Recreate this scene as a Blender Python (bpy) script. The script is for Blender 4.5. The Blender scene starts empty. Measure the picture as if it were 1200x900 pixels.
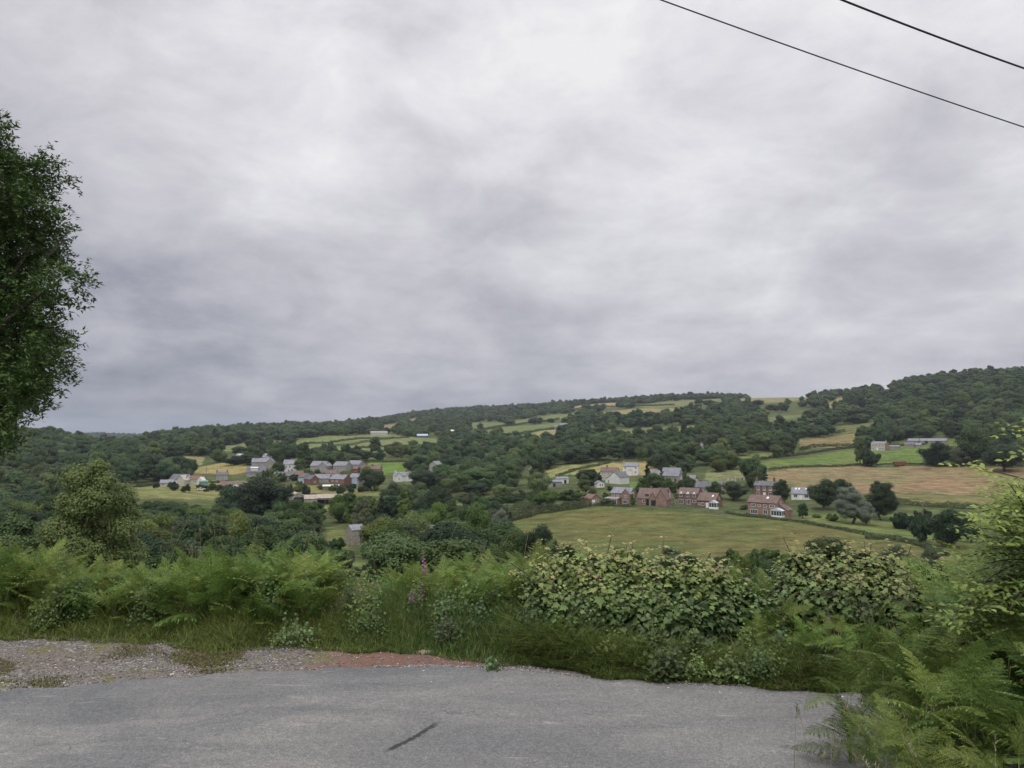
import bpy, math
import numpy as np
from math import radians, sin, cos, pi

SC = bpy.context.scene
COL = SC.collection
rng = np.random.default_rng(11)

# ------------------------------------------------------------------ camera
CAM_Z, FOC, HOR = 1.65, 857.0, 515.0            # photo pixels at 1200x900
PITCH = math.atan((HOR - 450) / FOC)
cam = bpy.data.cameras.new('camera')
cam.sensor_width = 36; cam.sensor_fit = 'HORIZONTAL'; cam.lens = FOC / 1200 * 36
cam.clip_start = 0.05; cam.clip_end = 20000
cam_o = bpy.data.objects.new('camera', cam); COL.objects.link(cam_o)
cam_o.location = (0, 0, CAM_Z); cam_o.rotation_euler = (pi / 2 + PITCH, 0, 0)
SC.camera = cam_o

# ------------------------------------------------------------------ light
SUN_EL, SUN_ROT = 56.0, 205.0                    # high, behind the camera, veiled by cloud
EXPOSURE = 0.0
SUN_E = 1.5
SKY_GAIN = 1.0
CLOUD_AMP = (.50, .44, .34, .56)
CLOUD_OFF = (3.1, 0.7, 0.0)
HAZE = 0.00009
SC.view_settings.view_transform = 'Standard'; SC.view_settings.look = 'None'
SC.view_settings.exposure = EXPOSURE; SC.view_settings.gamma = 1
SC.view_settings.use_curve_mapping = False
SC.cycles.max_bounces = 6; SC.cycles.diffuse_bounces = 3; SC.cycles.glossy_bounces = 2
SC.cycles.transmission_bounces = 3; SC.cycles.transparent_max_bounces = 6
SC.cycles.volume_bounces = 0; SC.cycles.caustics_reflective = False; SC.cycles.caustics_refractive = False
SC.cycles.sample_clamp_indirect = 4
SC.cycles.volume_step_rate = 10
SC.cycles.volume_max_steps = 64

sun = bpy.data.lights.new('sun', 'SUN'); sun.energy = SUN_E; sun.angle = radians(25); sun.color = (1, 0.96, 0.9)
so = bpy.data.objects.new('sun', sun); COL.objects.link(so)
_sd = np.array([sin(radians(SUN_ROT)) * cos(radians(SUN_EL)), cos(radians(SUN_ROT)) * cos(radians(SUN_EL)), sin(radians(SUN_EL))])
so.rotation_euler = (radians(90 - SUN_EL), 0, math.atan2(_sd[0], -_sd[1]))
so.location = (0, 0, 60)

class NT:
    """small helper for writing node trees"""
    def __init__(s, tree): s.t = tree; tree.nodes.clear()
    def n(s, typ, ins=None, **kw):
        nd = s.t.nodes.new(typ)
        for k, v in kw.items(): setattr(nd, k, v)
        for k, v in (ins or {}).items():
            sk = nd.inputs[k]
            if hasattr(v, 'is_output'): s.t.links.new(v, sk)
            else: sk.default_value = v
        return nd
    def math(s, op, a, b=0.0, c=0.0, clamp=False):
        nd = s.n('ShaderNodeMath', {0: a, 1: b, 2: c}, operation=op); nd.use_clamp = clamp; return nd.outputs[0]
    def mix(s, f, a, b, mode='MIX'):
        nd = s.t.nodes.new('ShaderNodeMix'); nd.data_type = 'RGBA'; nd.blend_type = mode
        for i, v in ((0, f), (6, a), (7, b)):
            if hasattr(v, 'is_output'): s.t.links.new(v, nd.inputs[i])
            else: nd.inputs[i].default_value = (*v, 1) if isinstance(v, (tuple, list)) and len(v) == 3 else v
        return nd.outputs[2]
    def noise(s, vec, scale, detail=4, rough=0.55, dist=0.0):
        i = {'Scale': scale, 'Detail': detail, 'Roughness': rough, 'Distortion': dist}
        if vec is not None: i['Vector'] = vec
        return s.n('ShaderNodeTexNoise', i).outputs[0]
    def ramp(s, f, pts):
        nd = s.n('ShaderNodeValToRGB', {0: f}); e = nd.color_ramp.elements
        while len(e) < len(pts): e.new(0.5)
        for k, (p, c) in enumerate(pts):
            e[k].position = p; e[k].color = (c, c, c, 1) if not isinstance(c, (tuple, list)) else (*c, 1)
        return nd.outputs[0]
    def rng(s, v, a, b, c, d, smooth=True):
        return s.n('ShaderNodeMapRange', {0: v, 1: a, 2: b, 3: c, 4: d}, interpolation_type='SMOOTHSTEP' if smooth else 'LINEAR').outputs[0]

world = bpy.data.worlds.new('World'); SC.world = world; world.use_nodes = True
w = NT(world.node_tree)
sky = w.n('ShaderNodeTexSky', sky_type='NISHITA'); sky.sun_disc = False
sky.sun_elevation = radians(SUN_EL); sky.sun_rotation = radians(SUN_ROT)
tc = w.n('ShaderNodeTexCoord').outputs['Generated']
sp = w.n('ShaderNodeSeparateXYZ', {0: tc}).outputs
z0 = w.math('MAXIMUM', sp[2], 0.0)
zz = w.math('ADD', z0, 0.20)
u = w.math('DIVIDE', sp[0], zz); v = w.math('DIVIDE', sp[1], zz)
cv = w.n('ShaderNodeCombineXYZ', {0: u, 1: v, 2: 0.0}).outputs[0]
cv = w.n('ShaderNodeVectorMath', {0: cv, 1: CLOUD_OFF}, operation='ADD').outputs[0]
n1 = w.noise(cv, 0.75, 6, 0.55, 0.5)
n2 = w.noise(cv, 2.2, 8, 0.60, 0.25)
n4 = w.noise(w.n('ShaderNodeVectorMath', {0: tc, 1: (5.5, 5.5, 10.0)}, operation='MULTIPLY').outputs[0], 1.0, 8, 0.62, 0.3)
n3 = w.noise(w.n('ShaderNodeVectorMath', {0: cv, 1: (7.3, 2.1, 4.0)}, operation='ADD').outputs[0], 0.16, 3, 0.5, 0.3)
def lobe(d, wid):
    d = np.array(d) / np.linalg.norm(d)
    dt = w.n('ShaderNodeVectorMath', {0: tc, 1: tuple(d)}, operation='DOT_PRODUCT').outputs['Value']
    return w.rng(dt, cos(radians(wid)), 1.0, 0.0, 1.0)
def pdir(px, py):
    x, y = (px - 600) / FOC, (450 - py) / FOC
    return (x, cos(PITCH) - sin(PITCH) * y, sin(PITCH) + cos(PITCH) * y)
# cloud brightness: thicker and darker low down and to the left, thin overhead and right
f = w.math('ADD', w.math('MULTIPLY', w.math('MINIMUM', z0, 0.36), 0.64), 0.482)
f = w.math('ADD', f, w.math('MULTIPLY', w.math('SUBTRACT', n4, 0.5), CLOUD_AMP[3]))
f = w.math('ADD', f, w.math('MULTIPLY', sp[0], 0.14))
f = w.math('ADD', f, w.math('MULTIPLY', w.math('SUBTRACT', n1, 0.5), CLOUD_AMP[0]))
f = w.math('ADD', f, w.math('MULTIPLY', w.math('SUBTRACT', n2, 0.5), CLOUD_AMP[1]))
f = w.math('ADD', f, w.math('MULTIPLY', w.math('SUBTRACT', n3, 0.5), CLOUD_AMP[2]))
for (pp, wid, amp) in (((240, 130), 16, .09), ((190, 415), 14, -.10), ((740, 40), 18, .00), ((1080, 285), 11, -.07), ((520, 205), 9, -.04), ((850, 290), 14, .05), ((40, 20), 16, -.06)):
    f = w.math('ADD', f, w.math('MULTIPLY', lobe(pdir(*pp), wid), amp))
ccol = w.n('ShaderNodeValToRGB', {0: f}); e = ccol.color_ramp.elements
e[0].position = 0.22; e[0].color = (0.215, 0.235, 0.295, 1)
e[1].position = 0.90; e[1].color = (0.90, 0.885, 0.90, 1)
for p, c in ((0.36, (0.345, 0.355, 0.41)), (0.5, (0.50, 0.495, 0.545)), (0.64, (0.635, 0.62, 0.665)), (0.78, (0.775, 0.77, 0.805))):
    q = e.new(p); q.color = (*c, 1)
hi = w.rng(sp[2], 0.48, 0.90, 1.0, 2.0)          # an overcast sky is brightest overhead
hor = 1.0
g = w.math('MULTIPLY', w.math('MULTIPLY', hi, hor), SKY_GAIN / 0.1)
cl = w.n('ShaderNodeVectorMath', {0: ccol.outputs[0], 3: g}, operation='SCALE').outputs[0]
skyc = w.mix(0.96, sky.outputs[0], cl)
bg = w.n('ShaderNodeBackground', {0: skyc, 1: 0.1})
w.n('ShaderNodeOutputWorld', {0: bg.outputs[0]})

# ------------------------------------------------------------------ helpers
def tag(o, label=None, cat=None, group=None, kind=None):
    if label: o['label'] = label
    if cat: o['category'] = cat
    if group: o['group'] = group
    if kind: o['kind'] = kind
    return o
def link(o, parent=None):
    COL.objects.link(o)
    if parent is not None: o.parent = parent
    return o
def empty(name, loc=(0, 0, 0), rz=0):
    o = bpy.data.objects.new(name, None); o.location = loc; o.rotation_euler = (0, 0, rz); o.empty_display_size = 0.3
    return link(o)
def mesh_np(name, V, F, mat=None, smooth=False, attrs=None, mats=None, midx=None):
    """F: (n,3)/(n,4) array or a list of such arrays"""
    me = bpy.data.meshes.new(name)
    V = np.ascontiguousarray(V, dtype=np.float32)
    Fs = [np.asarray(x, dtype=np.int32) for x in (F if isinstance(F, list) else [F]) if len(x)]
    me.vertices.add(len(V)); me.vertices.foreach_set('co', V.ravel())
    idx = np.concatenate([x.ravel() for x in Fs]); tot = np.concatenate([np.full(len(x), x.shape[1], np.int32) for x in Fs])
    st = np.concatenate([[0], np.cumsum(tot)[:-1]]).astype(np.int32)
    me.loops.add(len(idx)); me.loops.foreach_set('vertex_index', idx)
    me.polygons.add(len(tot)); me.polygons.foreach_set('loop_start', st); me.polygons.foreach_set('loop_total', tot)
    me.polygons.foreach_set('use_smooth', np.full(len(tot), smooth, dtype=bool))
    if mats:
        for m in mats: me.materials.append(m)
        me.polygons.foreach_set('material_index', np.asarray(midx, np.int32))
    elif mat: me.materials.append(mat)
    me.update(calc_edges=True)
    for k, (typ, arr) in (attrs or {}).items():
        a = me.attributes.new(k, typ, 'POINT')
        a.data.foreach_set('value' if typ == 'FLOAT' else ('color' if typ == 'FLOAT_COLOR' else 'vector'), np.asarray(arr, np.float32).ravel())
    me.validate(verbose=False)
    return me
def obj(name, me, parent=None, loc=None, rz=None):
    o = bpy.data.objects.new(name, me)
    if loc is not None: o.location = loc
    if rz is not None: o.rotation_euler = (0, 0, rz)
    return link(o, parent)
class MB:
    """collects quads/tris with python lists"""
    def __init__(s): s.V = []; s.Q = []; s.T = []
    def quad(s, a, b, c, d):
        i = len(s.V); s.V += [a, b, c, d]; s.Q.append((i, i + 1, i + 2, i + 3)); return s
    def tri(s, a, b, c):
        i = len(s.V); s.V += [a, b, c]; s.T.append((i, i + 1, i + 2)); return s
    def box(s, x0, x1, y0, y1, z0, z1):
        i = len(s.V)
        s.V += [(x0, y0, z0), (x1, y0, z0), (x1, y1, z0), (x0, y1, z0), (x0, y0, z1), (x1, y0, z1), (x1, y1, z1), (x0, y1, z1)]
        for f_ in ((0, 3, 2, 1), (4, 5, 6, 7), (0, 1, 5, 4), (1, 2, 6, 5), (2, 3, 7, 6), (3, 0, 4, 7)): s.Q.append(tuple(i + k for k in f_))
        return s
    def prism(s, pts, axis, a, b):
        """closed polygon pts (2d) extruded along axis 'x' or 'y' from a to b"""
        i = len(s.V); n = len(pts)
        for t in (a, b):
            for p in pts: s.V.append((t, p[0], p[1]) if axis == 'x' else (p[0], t, p[1]))
        for k in range(n):
            m = (k + 1) % n; s.Q.append((i + k, i + m, i + n + m, i + n + k))
        for base in (0, n):
            for k in range(1, n - 1): s.T.append((i + base, i + base + k, i + base + k + 1))
        return s
    def tube(s, pts, rad, nseg=6):
        pts = [np.array(p, float) for p in pts]
        rad = [rad] * len(pts) if np.isscalar(rad) else rad
        base = len(s.V)
        for k, p in enumerate(pts):
            d = pts[min(k + 1, len(pts) - 1)] - pts[max(k - 1, 0)]; d /= np.linalg.norm(d) + 1e-9
            a = np.cross(d, (0, 0, 1) if abs(d[2]) < .9 else (1, 0, 0)); a /= np.linalg.norm(a); b = np.cross(d, a)
            for j in range(nseg):
                t = 2 * pi * j / nseg; s.V.append(tuple(p + rad[k] * (cos(t) * a + sin(t) * b)))
        for k in range(len(pts) - 1):
            for j in range(nseg):
                m = (j + 1) % nseg; o_ = base + k * nseg
                s.Q.append((o_ + j, o_ + m, o_ + nseg + m, o_ + nseg + j))
        for e0 in (base, base + (len(pts) - 1) * nseg):
            for j in range(1, nseg - 1): s.T.append((e0, e0 + j, e0 + j + 1))
        return s
    def mesh(s, name, mat, smooth=False): return mesh_np(name, s.V, [np.array(s.Q).reshape(-1, 4), np.array(s.T).reshape(-1, 3)], mat, smooth)
    def build(s, name, mat, parent=None, smooth=False, **k): return obj(name, s.mesh(name, mat, smooth), parent, **k)

def ray(px, py):
    d = np.array(pdir(px, py)); return math.atan2(d[0], d[1]), d[2] / math.hypot(d[0], d[1])
def az_of(px): return ray(px, HOR)[0]

# ------------------------------------------------------------------ terrain
NEAR_Y = np.array([-400, -60, -4, 0, 6.9, 7.6, 9, 12, 18, 25, 35, 50, 90, 140])
NEAR_Z = np.array([40, 8, .15, 0, 0, -.06, -.40, -1.25, -2.9, -4.8, -7.2, -10.6, -19., -25.5])
TR = [90, 140, 190, 240, 290, 350, 420, 500, 620, 800, 1000, 1250, 1600, 2000, 2600, 3500, 5000]
TC = {
 -400: [673, 648, 632, 614, 597, 580, 562, 540, 516, 500, 500, 504, 508, 510, 512, 512],
 0: [673, 648, 630, 612, 595, 578, 562, 542, 524, 513, 514, 518, 520, 521, 521, 520],
 100: [673, 648, 628, 610, 592, 575, 560, 543, 530, 524, 522, 521, 521, 519, 511, 514],
 50: [673, 648, 629, 611, 593, 576, 560, 541, 524, 515, 514, 519, 522, 522, 520, 517],
 140: [673, 647, 628, 609, 591, 573, 558, 543, 531, 526, 525, 525, 525, 524, 512, 514],
 200: [673, 646, 628, 608, 590, 572, 556, 541, 526, 517, 513, 516, 518, 520, 513, 515],
 300: [673, 644, 624, 606, 590, 568, 549, 535, 522, 514, 508, 504, 508, 512, 514, 516],
 400: [673, 644, 622, 606, 590, 564, 546, 531, 519, 511, 506, 501, 500, 505, 510, 514],
 500: [673, 643, 622, 603, 582, 562, 546, 533, 521, 511, 502, 493, 487, 486, 500, 510],
 600: [673, 642, 618, 598, 578, 560, 546, 533, 520, 509, 499, 489, 480, 483, 498, 510],
 700: [673, 641, 612, 592, 572, 555, 540, 524, 508, 496, 486, 477, 473, 480, 498, 510],
 800: [673, 640, 612, 593, 574, 555, 538, 518, 501, 489, 478, 470, 468, 476, 498, 510],
 900: [673, 641, 615, 596, 577, 556, 538, 518, 500, 486, 474, 467, 468, 476, 498, 510],
 1000: [673, 645, 622, 600, 575, 560, 545, 524, 500, 480, 465, 463, 468, 478, 498, 510],
 1100: [673, 650, 630, 605, 582, 563, 546, 520, 492, 464, 448, 448, 456, 474, 496, 510],
 1200: [673, 655, 635, 612, 588, 565, 547, 518, 485, 456, 441, 444, 455, 474, 496, 510],
 1600: [673, 655, 635, 612, 585, 555, 530, 500, 470, 440, 425, 432, 450, 470, 496, 510]}
_pcs = sorted(TC); _az = np.array([az_of(p) for p in _pcs])
_sl = np.array([[ (-19.0 - CAM_Z) / 90 ] + [ray(p, v_)[1] * 1.0 for v_ in TC[p]] for p in _pcs])
def catrom(x, xp, fp):
    """hermite interpolation of fp (m, ...) at x with finite-difference tangents"""
    m = np.gradient(fp, xp, axis=0)
    i = np.clip(np.searchsorted(xp, x) - 1, 0, len(xp) - 2)
    h = xp[i + 1] - xp[i]; t = np.clip((x - xp[i]) / h, 0, 1)
    sh = (-1,) + (1,) * (fp.ndim - 1); t_ = t.reshape(sh); h_ = h.reshape(sh)
    return ((2*t_**3 - 3*t_**2 + 1) * fp[i] + (t_**3 - 2*t_**2 + t_) * h_ * m[i] + (-2*t_**3 + 3*t_**2) * fp[i+1] + (t_**3 - t_**2) * h_ * m[i+1])
_lr = np.log(np.array(TR, float))
_gaz = np.linspace(_az[0], _az[-1], 301); _glr = np.linspace(_lr[0], _lr[-1], 401)
_g = catrom(_gaz, _az, _sl)
_g = catrom(_glr, _lr, _g.T).T
def H(x, y):
    x = np.asarray(x, float); y = np.asarray(y, float)
    r = np.hypot(x, y); az = np.arctan2(x, y)
    a = np.clip((az - _gaz[0]) / (_gaz[1] - _gaz[0]), 0, 299.999); l = np.clip((np.log(np.maximum(r, 1)) - _glr[0]) / (_glr[1] - _glr[0]), 0, 399.999)
    i = a.astype(int); j = l.astype(int); fa = a - i; fl = l - j
    s = _g[i, j] * (1-fa) * (1-fl) + _g[i+1, j] * fa * (1-fl) + _g[i, j+1] * (1-fa) * fl + _g[i+1, j+1] * fa * fl
    far = CAM_Z + r * s
    und = (np.sin(x / 23. + 1.3 * np.sin(y / 31.)) * np.cos(y / 27. + x / 61.)) * np.clip(r / 600, 0, 1.0) * 1.1
    und = und + 0.12 * np.sin(x / 3.1 + 2) * np.sin(y / 3.7) * np.clip((r - 8) / 20, 0, 1)
    near = np.interp(y, NEAR_Y, NEAR_Z)
    t = np.clip((r - 45) / 70, 0, 1); t = t * t * (3 - 2 * t)
    # round the side and behind the camera the hillside carries on
    k = np.clip((np.abs(az) - radians(52)) / radians(35), 0, 1); k = k * k * (3 - 2 * k)
    side = np.interp(y, NEAR_Y, NEAR_Z) + 0 * x
    z = near * (1 - t) + far * t
    return z * (1 - k) + side * k + und
_rs = np.exp(np.linspace(math.log(2.0), math.log(5000), 3000))
def gp(px, py):
    """the ground point first met along the sight line of a photo pixel -> x, y, z, range"""
    az, tn = ray(px, py)
    x = _rs * sin(az); y = _rs * cos(az)
    d = H(x, y) - (CAM_Z + _rs * tn)
    hit = np.nonzero(d >= 0)[0]
    k = hit[0] if len(hit) else len(_rs) - 1
    if k > 0 and len(hit):
        t = d[k-1] / (d[k-1] - d[k]); r = _rs[k-1] + t * (_rs[k] - _rs[k-1])
    else: r = _rs[k]
    xx, yy = r * sin(az), r * cos(az)
    return xx, yy, float(H(xx, yy)), r
def at(px, R):
    az = az_of(px); x, y = R * sin(az), R * cos(az); return x, y, float(H(x, y))
def inpoly(x, y, P):
    P = np.asarray(P); c = np.zeros(x.shape, bool); n = len(P)
    for i in range(n):
        x1, y1 = P[i]; x2, y2 = P[(i + 1) % n]
        k = ((y1 > y) != (y2 > y)) & (x < (x2 - x1) * (y - y1) / ((y2 - y1) + 1e-12) + x1)
        c ^= k
    return c
def seg_dist(x, y, P):
    """distance to a polyline"""
    d = np.full(x.shape, 1e9)
    for (x1, y1), (x2, y2) in zip(P[:-1], P[1:]):
        L = (x2-x1)**2 + (y2-y1)**2 + 1e-9; t = np.clip(((x-x1)*(x2-x1) + (y-y1)*(y2-y1)) / L, 0, 1)
        d = np.minimum(d, np.hypot(x - x1 - t*(x2-x1), y - y1 - t*(y2-y1)))
    return d
def world_poly(pts): return [gp(*p)[:2] for p in pts]

# ------------------------------------------------------------------ materials
def new_mat(name):
    m = bpy.data.materials.new(name); m.use_nodes = True; return m, NT(m.node_tree)
def leaf_mat(name, lo, hi, obj_var=0.5, trans=0.25, attr=None, rough=0.55, spec=0.25):
    """foliage: colour varies from plant to plant (object random) and from leaf to leaf (island random)"""
    m, t = new_mat(name)
    oi = t.n('ShaderNodeObjectInfo').outputs['Random']; ri = t.n('ShaderNodeNewGeometry').outputs['Random Per Island']
    f_ = t.math('ADD', t.math('MULTIPLY', oi, obj_var), t.math('MULTIPLY', ri, 1 - obj_var))
    c = t.mix(f_, lo, hi)
    if attr:
        a = t.n('ShaderNodeAttribute', attribute_name=attr)
        c = t.mix(0.18, a.outputs['Color'], t.mix(ri, (0, 0, 0), tuple(2.2 * k for k in hi)))
        c = t.mix(1.0, c, t.mix(ri, (.72, .72, .72), (1.2, 1.2, 1.2)), 'MULTIPLY')
    hs = t.n('ShaderNodeHueSaturation', {'Color': c, 'Value': 1.0, 'Saturation': 1.0})
    oi2 = t.math('FRACT', t.math('MULTIPLY', oi, 17.3))
    t.t.links.new(t.math('ADD', 0.475, t.math('MULTIPLY', oi2, 0.045)), hs.inputs['Hue'])
    t.t.links.new(t.math('ADD', 1.0 - obj_var * .42, t.math('MULTIPLY', t.math('FRACT', t.math('MULTIPLY', oi, 41.7)), obj_var * .95)), hs.inputs['Value'])
    c = hs.outputs[0]
    b = t.n('ShaderNodeBsdfPrincipled', {'Base Color': c, 'Roughness': rough, 'Specular IOR Level': spec})
    if trans > 0:
        tr = t.n('ShaderNodeBsdfTranslucent', {0: c}); mx = t.n('ShaderNodeMixShader', {0: trans, 1: b.outputs[0], 2: tr.outputs[0]}); out = mx.outputs[0]
    else: out = b.outputs[0]
    t.n('ShaderNodeOutputMaterial', {0: out}); return m
def plain_mat(name, a, b=None, scale=1.0, rough=0.85, bump=0.0, spec=0.3, metal=0.0, fine=None):
    """base colour broken up by object-space noise between a and b"""
    m, t = new_mat(name); co = t.n('ShaderNodeTexCoord').outputs['Object']
    n = t.noise(co, scale, 6, 0.6)
    c = t.mix(t.rng(n, 0.35, 0.65, 0, 1), a, b or a)
    if fine:
        n2 = t.noise(co, fine, 3, 0.7); c = t.mix(0.6, c, t.ramp(n2, [(0.3, 0.25), (0.7, 0.8)]), 'OVERLAY')
    i = {'Base Color': c, 'Roughness': rough, 'Specular IOR Level': spec, 'Metallic': metal}
    if bump:
        i['Normal'] = t.n('ShaderNodeBump', {'Strength': bump, 'Height': t.noise(co, (fine or scale) * 1.5, 4), 'Distance': 0.02}).outputs[0]
    t.n('ShaderNodeOutputMaterial', {0: t.n('ShaderNodeBsdfPrincipled', i).outputs[0]}); return m
def brick_mat(name, c1, c2, mortar, scale=1.0):
    m, t = new_mat(name); co = t.n('ShaderNodeTexCoord').outputs['Object']
    s_ = t.n('ShaderNodeSeparateXYZ', {0: co}).outputs
    cv_ = t.n('ShaderNodeCombineXYZ', {0: t.math('ADD', s_[0], s_[1]), 1: s_[2], 2: 0.0}).outputs[0]
    br = t.n('ShaderNodeTexBrick', {'Vector': cv_, 'Color1': (*c1, 1), 'Color2': (*c2, 1), 'Mortar': (*mortar, 1), 'Scale': scale, 'Mortar Size': 0.012, 'Brick Width': 0.24, 'Row Height': 0.08})
    n = t.noise(co, 0.7, 5, 0.6)
    c = t.mix(0.35, br.outputs[0], t.ramp(n, [(0.3, 0.2), (0.7, 0.75)]), 'OVERLAY')
    t.n('ShaderNodeOutputMaterial', {0: t.n('ShaderNodeBsdfPrincipled', {'Base Color': c, 'Roughness': 0.9, 'Specular IOR Level': 0.15}).outputs[0]}); return m
M = {}
M['leaf_mid'] = leaf_mat('leaf mid green', (0.030, 0.064, 0.018), (0.086, 0.138, 0.032))
M['leaf_dark'] = leaf_mat('leaf dark green', (0.016, 0.038, 0.015), (0.042, 0.074, 0.025))
M['leaf_yellow'] = leaf_mat('leaf yellow green', (0.070, 0.115, 0.022), (0.145, 0.200, 0.040))
M['leaf_silver'] = leaf_mat('leaf silver', (0.120, 0.150, 0.110), (0.200, 0.235, 0.170))
M['leaf_grey'] = leaf_mat('leaf greyish scrub', (0.058, 0.080, 0.040), (0.105, 0.135, 0.065))
M['leaf_ash'] = leaf_mat('leaf ash', (0.032, 0.058, 0.016), (0.085, 0.125, 0.034), trans=.2)
M['leaf_pale'] = leaf_mat('leaf pale', (0.066, 0.108, 0.034), (0.140, 0.200, 0.060), trans=.2)
M['leaf_far'] = leaf_mat('leaf far wood', (0.016, 0.040, 0.016), (0.088, 0.135, 0.038), obj_var=.8, trans=0)
M['leaf_conifer'] = leaf_mat('leaf conifer', (0.018, 0.036, 0.018), (0.042, 0.066, 0.032))
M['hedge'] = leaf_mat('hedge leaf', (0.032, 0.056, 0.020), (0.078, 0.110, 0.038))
M['bracken'] = leaf_mat('bracken', (.060, .105, .022), (.135, .200, .045), obj_var=.5, trans=.40, attr='tint', rough=.6)
M['sycamore'] = leaf_mat('sycamore leaf', (.05, .08, .02), (.12, .16, .05), trans=.3, attr='tint', rough=.42, spec=.4)
M['grass'] = leaf_mat('grass blades', (.05, .08, .02), (.12, .16, .05), trans=.35, attr='tint', rough=.55)
M['bark'] = plain_mat('bark', (.06, .05, .04), (.14, .12, .10), 3, fine=14, bump=.4)
M['stem'] = plain_mat('green stem', (.10, .14, .05), (.16, .17, .07), 8)
M['brick_o'] = brick_mat('orange brick', (.235, .130, .095), (.30, .170, .12), (.29, .25, .22))
M['brick_r'] = brick_mat('red brick', (.165, .072, .058), (.21, .095, .075), (.21, .17, .145))
M['render_w'] = plain_mat('white render', (.70, .70, .69), (.60, .60, .58), .5)
M['render_c'] = plain_mat('cream render', (.50, .47, .40), (.43, .40, .34), .5)
M['render_g'] = plain_mat('grey render', (.34, .33, .31), (.26, .25, .24), .5)
M['stone'] = plain_mat('grey stone', (.22, .20, .17), (.34, .31, .27), 1.3, fine=5)
M['slate'] = plain_mat('grey slate', (.17, .175, .20), (.24, .245, .27), .6, rough=.6, fine=4)
M['slate_d'] = plain_mat('dark slate', (.10, .10, .12), (.15, .15, .165), .6, rough=.6, fine=4)
M['tile_b'] = plain_mat('brown tile', (.135, .095, .085), (.19, .135, .115), .7, fine=4)
M['tile_r'] = plain_mat('reddish tile', (.17, .10, .08), (.22, .13, .105), .7, fine=4)
M['tin'] = plain_mat('weathered sheet roof', (.30, .26, .22), (.42, .36, .30), .4, fine=2)
M['boards'] = plain_mat('weathered boards', (.22, .21, .19), (.36, .34, .31), .8, fine=3)
M['white'] = plain_mat('white paint', (.82, .82, .82), (.76, .76, .76), 2, rough=.5)
M['dark'] = plain_mat('dark interior', (.015, .015, .017), (.03, .03, .03), 2)
M['pane'] = plain_mat('window glass', (.04, .05, .06), (.07, .08, .09), 1, rough=.08, spec=.6)
M['polycarb'] = plain_mat('conservatory glazing', (.62, .68, .72), (.52, .58, .62), 1, rough=.2, spec=.6)
M['wood'] = plain_mat('weathered wood', (.14, .115, .09), (.24, .20, .16), 2, fine=12)
M['rust'] = plain_mat('rusty red', (.20, .075, .045), (.14, .05, .035), 2)
M['teal'] = plain_mat('green sheet roof', (.15, .27, .22), (.19, .32, .27), 1)
M['blue'] = plain_mat('pale blue render', (.42, .50, .60), (.36, .44, .54), 1)
M['wire'] = plain_mat('black cable', (.02, .02, .022), (.03, .03, .03), 2, rough=.6)
M['rubber'] = plain_mat('tyre', (.02, .02, .02), (.03, .03, .03), 2)
M['petal'] = plain_mat('foxglove petal', (.26, .085, .24), (.36, .15, .32), 30, rough=.5)
M['pale_stone'] = plain_mat('pale rock', (.50, .45, .38), (.36, .31, .25), 9, fine=40, bump=.5)

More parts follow.
